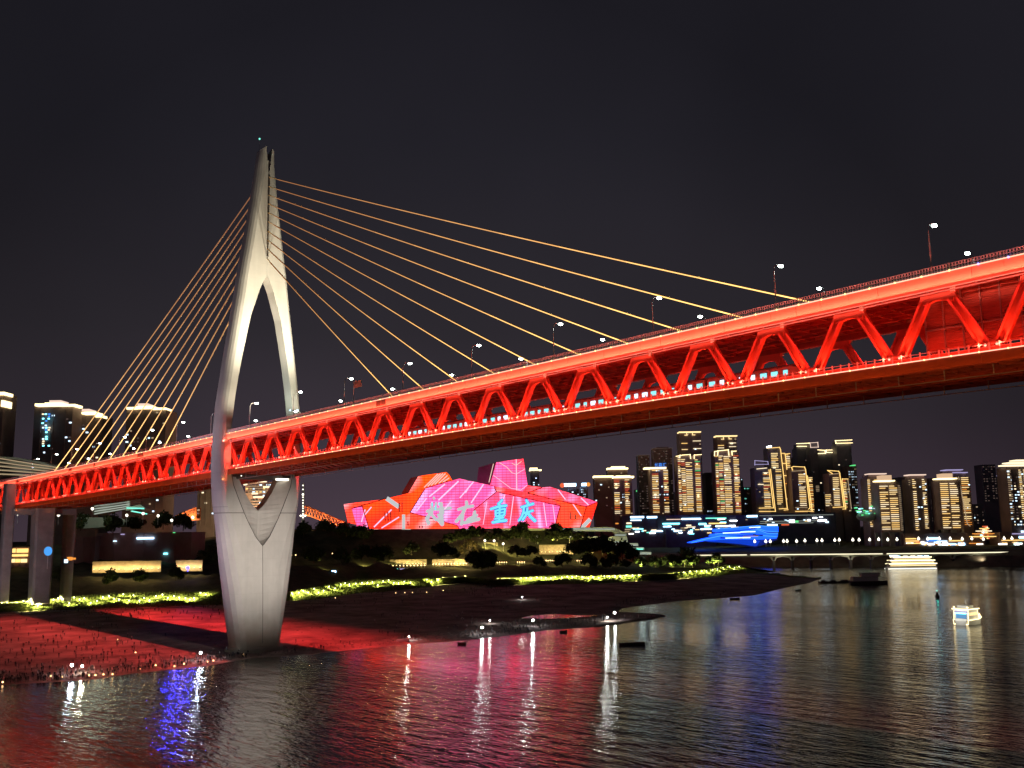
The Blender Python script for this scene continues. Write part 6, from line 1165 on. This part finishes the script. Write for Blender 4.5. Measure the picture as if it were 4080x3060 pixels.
for (px, py, L, lab, az) in [(2518, 2570, 9.5, 'dark flat barge floating near the sandbar floodlights', .1), (2928, 2388, 6, 'small dark boat off the inlet shore', 0.1), (1840, 2568, 3.2, 'small dark skiff at the water left of the bright floodlights', 0), (2245, 2521, 3.2, 'small dark skiff under the crowd between the floodlights', .3), (3180, 2354, 4, 'tiny dark boat in mid river off the bank point', 0)]:
    r_ = boat('rowing_boat' if L < 8 else 'barge', px, py, lab, 'boat' if L < 8 else 'barge', YAW+az); m = MB(); hull(m, L, L*.26, .75, .4, bow=.9); m.build('hull', M['hull'], r_); m = MB(); m.box((-L*.1, 0, .7), (L*.06, L*.2, .08)); m.box((L*.12, 0, .75), (L*.06, L*.2, .08)); m.build('seat', M['cloth_g'], r_)
q = hit(1606, 2556); r_ = empty('beached_boat', tuple(q), 'small white boat drawn up on the red-lit sand right of the pylon', 'boat', rz=YAW); m = MB(); hull(m, 4.6, 1.5, .8, .5); m.build('hull', M['white'], r_); m = MB(); m.tube([(0, 0, .6), (0, 0, 2.2)], .05, 5); m.build('mast', M['lampmetal'], r_)
r_ = boat('channel_buoy', 3735, 2378, 'dark channel buoy with a small teal lamp on the right', 'buoy', 0); m = MB(); m.tube([(0, 0, -.4), (0, 0, .9)], [1.3, 1.1], 10); m.tube([(0, 0, .9), (0, 0, 3.0)], [.9, .25], 6); m.build('float', M['hull'], r_); m = MB(); m.ball((0, 0, 3.4), .35, 6, 4); m.build('lamp', E_['teal'], r_); light('POINT', 'buoy_light', (0, 0, 3.6), (.1, 1, .8), 160, parent=r_, shadow_soft_size=.3)
r_ = boat('work_boat', 3473, 2254, 'tiny boat with a single warm masthead lamp near the cruise ship', 'boat', YAW); m = MB(); hull(m, 9, 2.8, 1.0, .4); m.box((-1, 0, 1.9), (3, 2, 1.6)); m.build('hull', M['hull'], r_); m = MB(); m.ball((0, 0, 3.4), .8, 6, 4); m.build('lamp', E_['wwhite'], r_)
# ================================================================== TRAIN, STREET LAMPS, SIGNS ON THE BRIDGE
trn = empty('metro_train', (150, 5.3, zb(150)), 'metro train with bright windows running inside the red truss', 'train'); tro = np.array(trn.location)
def tz(x): return zb(x)-.4
xa = 102.0; M['trainbody'] = pmat('train_body_paint', (0.34, 0.30, 0.32), 0.35)
XE = 238.0; ncar = 6; CL = (XE-xa)/ncar
for c in range(ncar):
    a, b = xa+c*CL+.35, xa+(c+1)*CL-.35; m = MB(); last = c == ncar-1; first_ = c == 0; rings = []
    for x in [a+(b-a)*t_ for t_ in (0, .04, .1, .9, .96, 1)]:
        k = 1.0
        if last: k = 1-.28*max(0, (x-(b-2))/2)**2
        if first_: k = 1-.28*max(0, ((a+2)-x)/2)**2
        rings.append([(x-tro[0], yy*(.6+.4*k), tz(x)+zz*k+.2-tro[2]) for yy, zz in ((-1.4, .5), (-1.45, 2.2), (-1.25, 3.3), (-.7, 3.75), (.7, 3.75), (1.25, 3.3), (1.45, 2.2), (1.4, .5))])
    m.loft(rings); car = m.build('car_body', M['trainbody'], trn)
    m = MB(); nw = 9
    for w in range(nw):
        if (last and w == nw-1) or (first_ and w == 0): continue
        x = a+(b-a)*(w+.5)/nw; ww = 1.45 if w % 3 != 1 else .95
        for s_ in (-1, 1): m.box((x-tro[0], s_*1.46, tz(x)+2.35-tro[2]), (ww, .06, .95), mi=0 if rnd() < .8 else 1)
    m.build('window', [E_['train'], E_['coolw']], car)
m = MB(); x = XE-.5; m.box((x-tro[0], -.7, tz(x)+1.3-tro[2]), (.3, .45, .3)); m.box((x-tro[0], .7, tz(x)+1.3-tro[2]), (.3, .45, .3)); m.build('headlight', E_['white'], trn)
m = MB(); m.box((x-1.2-tro[0], 0, tz(x)+3.7-tro[2]), (.8, .8, .25)); m.build('roof_marker_light', E_['orangel'], trn)
def deck_lamp(H, arm, label, far=False):
    r_ = empty('street_lamp', (0, 0, 0), label, 'street lamp', 'street lamps along the bridge deck'); s_ = arm
    m = MB(); m.tube([(0, 0, 0), (0, 0, H-1.4), (0, s_*.35, H-.4), (0, s_*1.0, H), (0, s_*1.9, H+.1)], [.13, .10, .08, .07, .06], 7); m.tube([(0, 0, 0), (0, 0, .9)], .2, 7); m.build('post', M['lampmetal'], r_)
    m = MB(); m.box((0, s_*2.5, H+.12), (.45, 1.4, .16)); m.build('lamp_housing', M['lampmetal'], r_)
    m = MB(); m.ball((0, s_*2.4, H-.05), .58, 8, 5, sc=(.75, 1.1, .5)); m.build('lamp_glass', E_['lampw'], r_); return reg(r_)
ordn = ['first', 'second', 'third', 'fourth', 'fifth', 'sixth', 'seventh', 'eighth', 'ninth', 'tenth']
nl = deck_lamp(9.2, 1, ''); i_ = 0
NX = [(88+29.7*k, 'near') for k in range(-3, 8) if not (-2 < 88+29.7*k-T0 < 4)]
for k in range(-10, 8):
    x = 87.5+29.7*k
    if abs(x-T0) < 7 or x > 300: continue
    o = nl if i_ == 0 else copy_tree(nl); i_ += 1; o.location = (x, UY0+.9, zt(x)); q = int(round((x-T0)/29.7+.001)); n_ = sum(1 for kk in range(-10, 8) if (0 < (87.5+29.7*kk-T0) <= x-T0+.1) or (x < T0 and x-T0-.1 <= (87.5+29.7*kk-T0) < 0))
    o['label'] = '%s street lamp %s of the pylon on the near deck edge' % (ordn[max(0, min(9, n_-1))], 'right' if x > T0 else 'left')
    light('SPOT', 'street_light', (x, UY0+3.1, zt(x)+9.0), (0.9, 1.0, 0.9), 9000, target=(x, UY0+3, zt(x)), spot_size=2.5, spot_blend=.5, shadow_soft_size=.3)
fl_ = deck_lamp(9.2, -1, ''); i_ = 0
for k in range(-10, 8):
    x = 78.5+30.6*k
    if abs(x-T0) < 6 or x > 300: continue
    o = fl_ if i_ == 0 else copy_tree(fl_); i_ += 1; o.location = (x, UY1-.9, zt(x)); n_ = sum(1 for kk in range(-10, 8) if (0 < (78.5+30.6*kk-T0) <= x-T0+.1) or (x < T0 and x-T0-.1 <= (78.5+30.6*kk-T0) < 0))
    o['label'] = '%s street lamp %s of the pylon on the far deck edge' % (ordn[max(0, min(9, n_-1))], 'right' if x > T0 else 'left')
x = 93.0; sg_ = empty('road_sign', (x, UY1-1.2, zt(x)), 'small rectangular road sign on a post beside the bridge lamps', 'road sign')
x = float(Yp(1409, 1600, UY0+1)[0]); sg_.location = (x, UY0+1.0, zt(x)); m = MB(); m.tube([(0, 0, 0), (0, 0, 7.6)], .13, 6); m.build('post', M['lampmetal'], sg_); m = MB(); m.box((2.2, 0, 6.4), (3.6, .12, 2.1)); m.build('sign_plate', pmat('sign_back', (.85, .75, .6), .6), sg_)
x = 36.0; gt = empty('sign_gantry', (x, UY1-1.2, zt(x)), 'lattice sign gantry with small lamps beside the far pylon leg', 'gantry'); m = MB()
m.tube([(0, 0, 0), (0, 0, 6.5)], .2, 6)
for dz in (0, 1.2): m.tube([(0, 0, 5.2+dz), (0, -16, 5.2+dz)], .1, 5)
for k in range(12): m.tube([(0, -k*1.33, 5.2), (0, -(k+.5)*1.33, 6.4), (0, -(k+1)*1.33, 5.2)], .06, 4)
m.build('lattice_arm', M['lampmetal'], gt); m = MB(); m.ball((.3, -12.2, 6.6), .4, 6, 4); m.ball((.3, -1, 6.9), .3, 6, 4, mi=1); m.ball((.3, -15, 6.4), .3, 6, 4); m.build('signal_lamp', [E_['coolw'], E_['greenl']], gt)

# ---------------------------------------------------------------- labels that tell look-alikes apart
def grp(g): return [o for o in COL.objects if o.parent is None and o.get('group') == g]
number(grp('dark trees in front of the theatre'), '%s from left of the dark round trees before the theatre')
hs = grp('dark trees on the hillside')
def pxof(o): d = np.array(o.location)-CAM; return CX+FPX*float(d@_R)/float(d@_F), CY-FPX*float(d@_U)/float(d@_F)
sets = {}
for o in hs:
    x_, y_ = pxof(o); k = 'dark tree on the city ledge left of the pylon' if x_ < 900 and y_ < 2200 else 'small dark tree above the lamp-lit grass left of the pylon' if x_ < 1100 else 'dark tree on the upper slope between pylon and theatre' if y_ < 2170 else 'dark tree on the slope right of the pylon' if x_ < 1700 else 'dark tree among the terraces below the theatre' if x_ < 2150 else 'dark tree on the slope below the white terraces'
    sets.setdefault(k, []).append(o)
for k, L_o in sets.items(): number(L_o, '%s from left, '+k)
number(grp('lantern lamps along the far promenade'), '%s lantern lamp from the left on the far promenade')
number(grp('lamp-lit trees near the point of the bank'), '%s from left of the lamp-lit trees by the bank point')
number(grp('white globe lamps among the theatre trees'), '%s from left of the bright white globe lamps on the hillside')
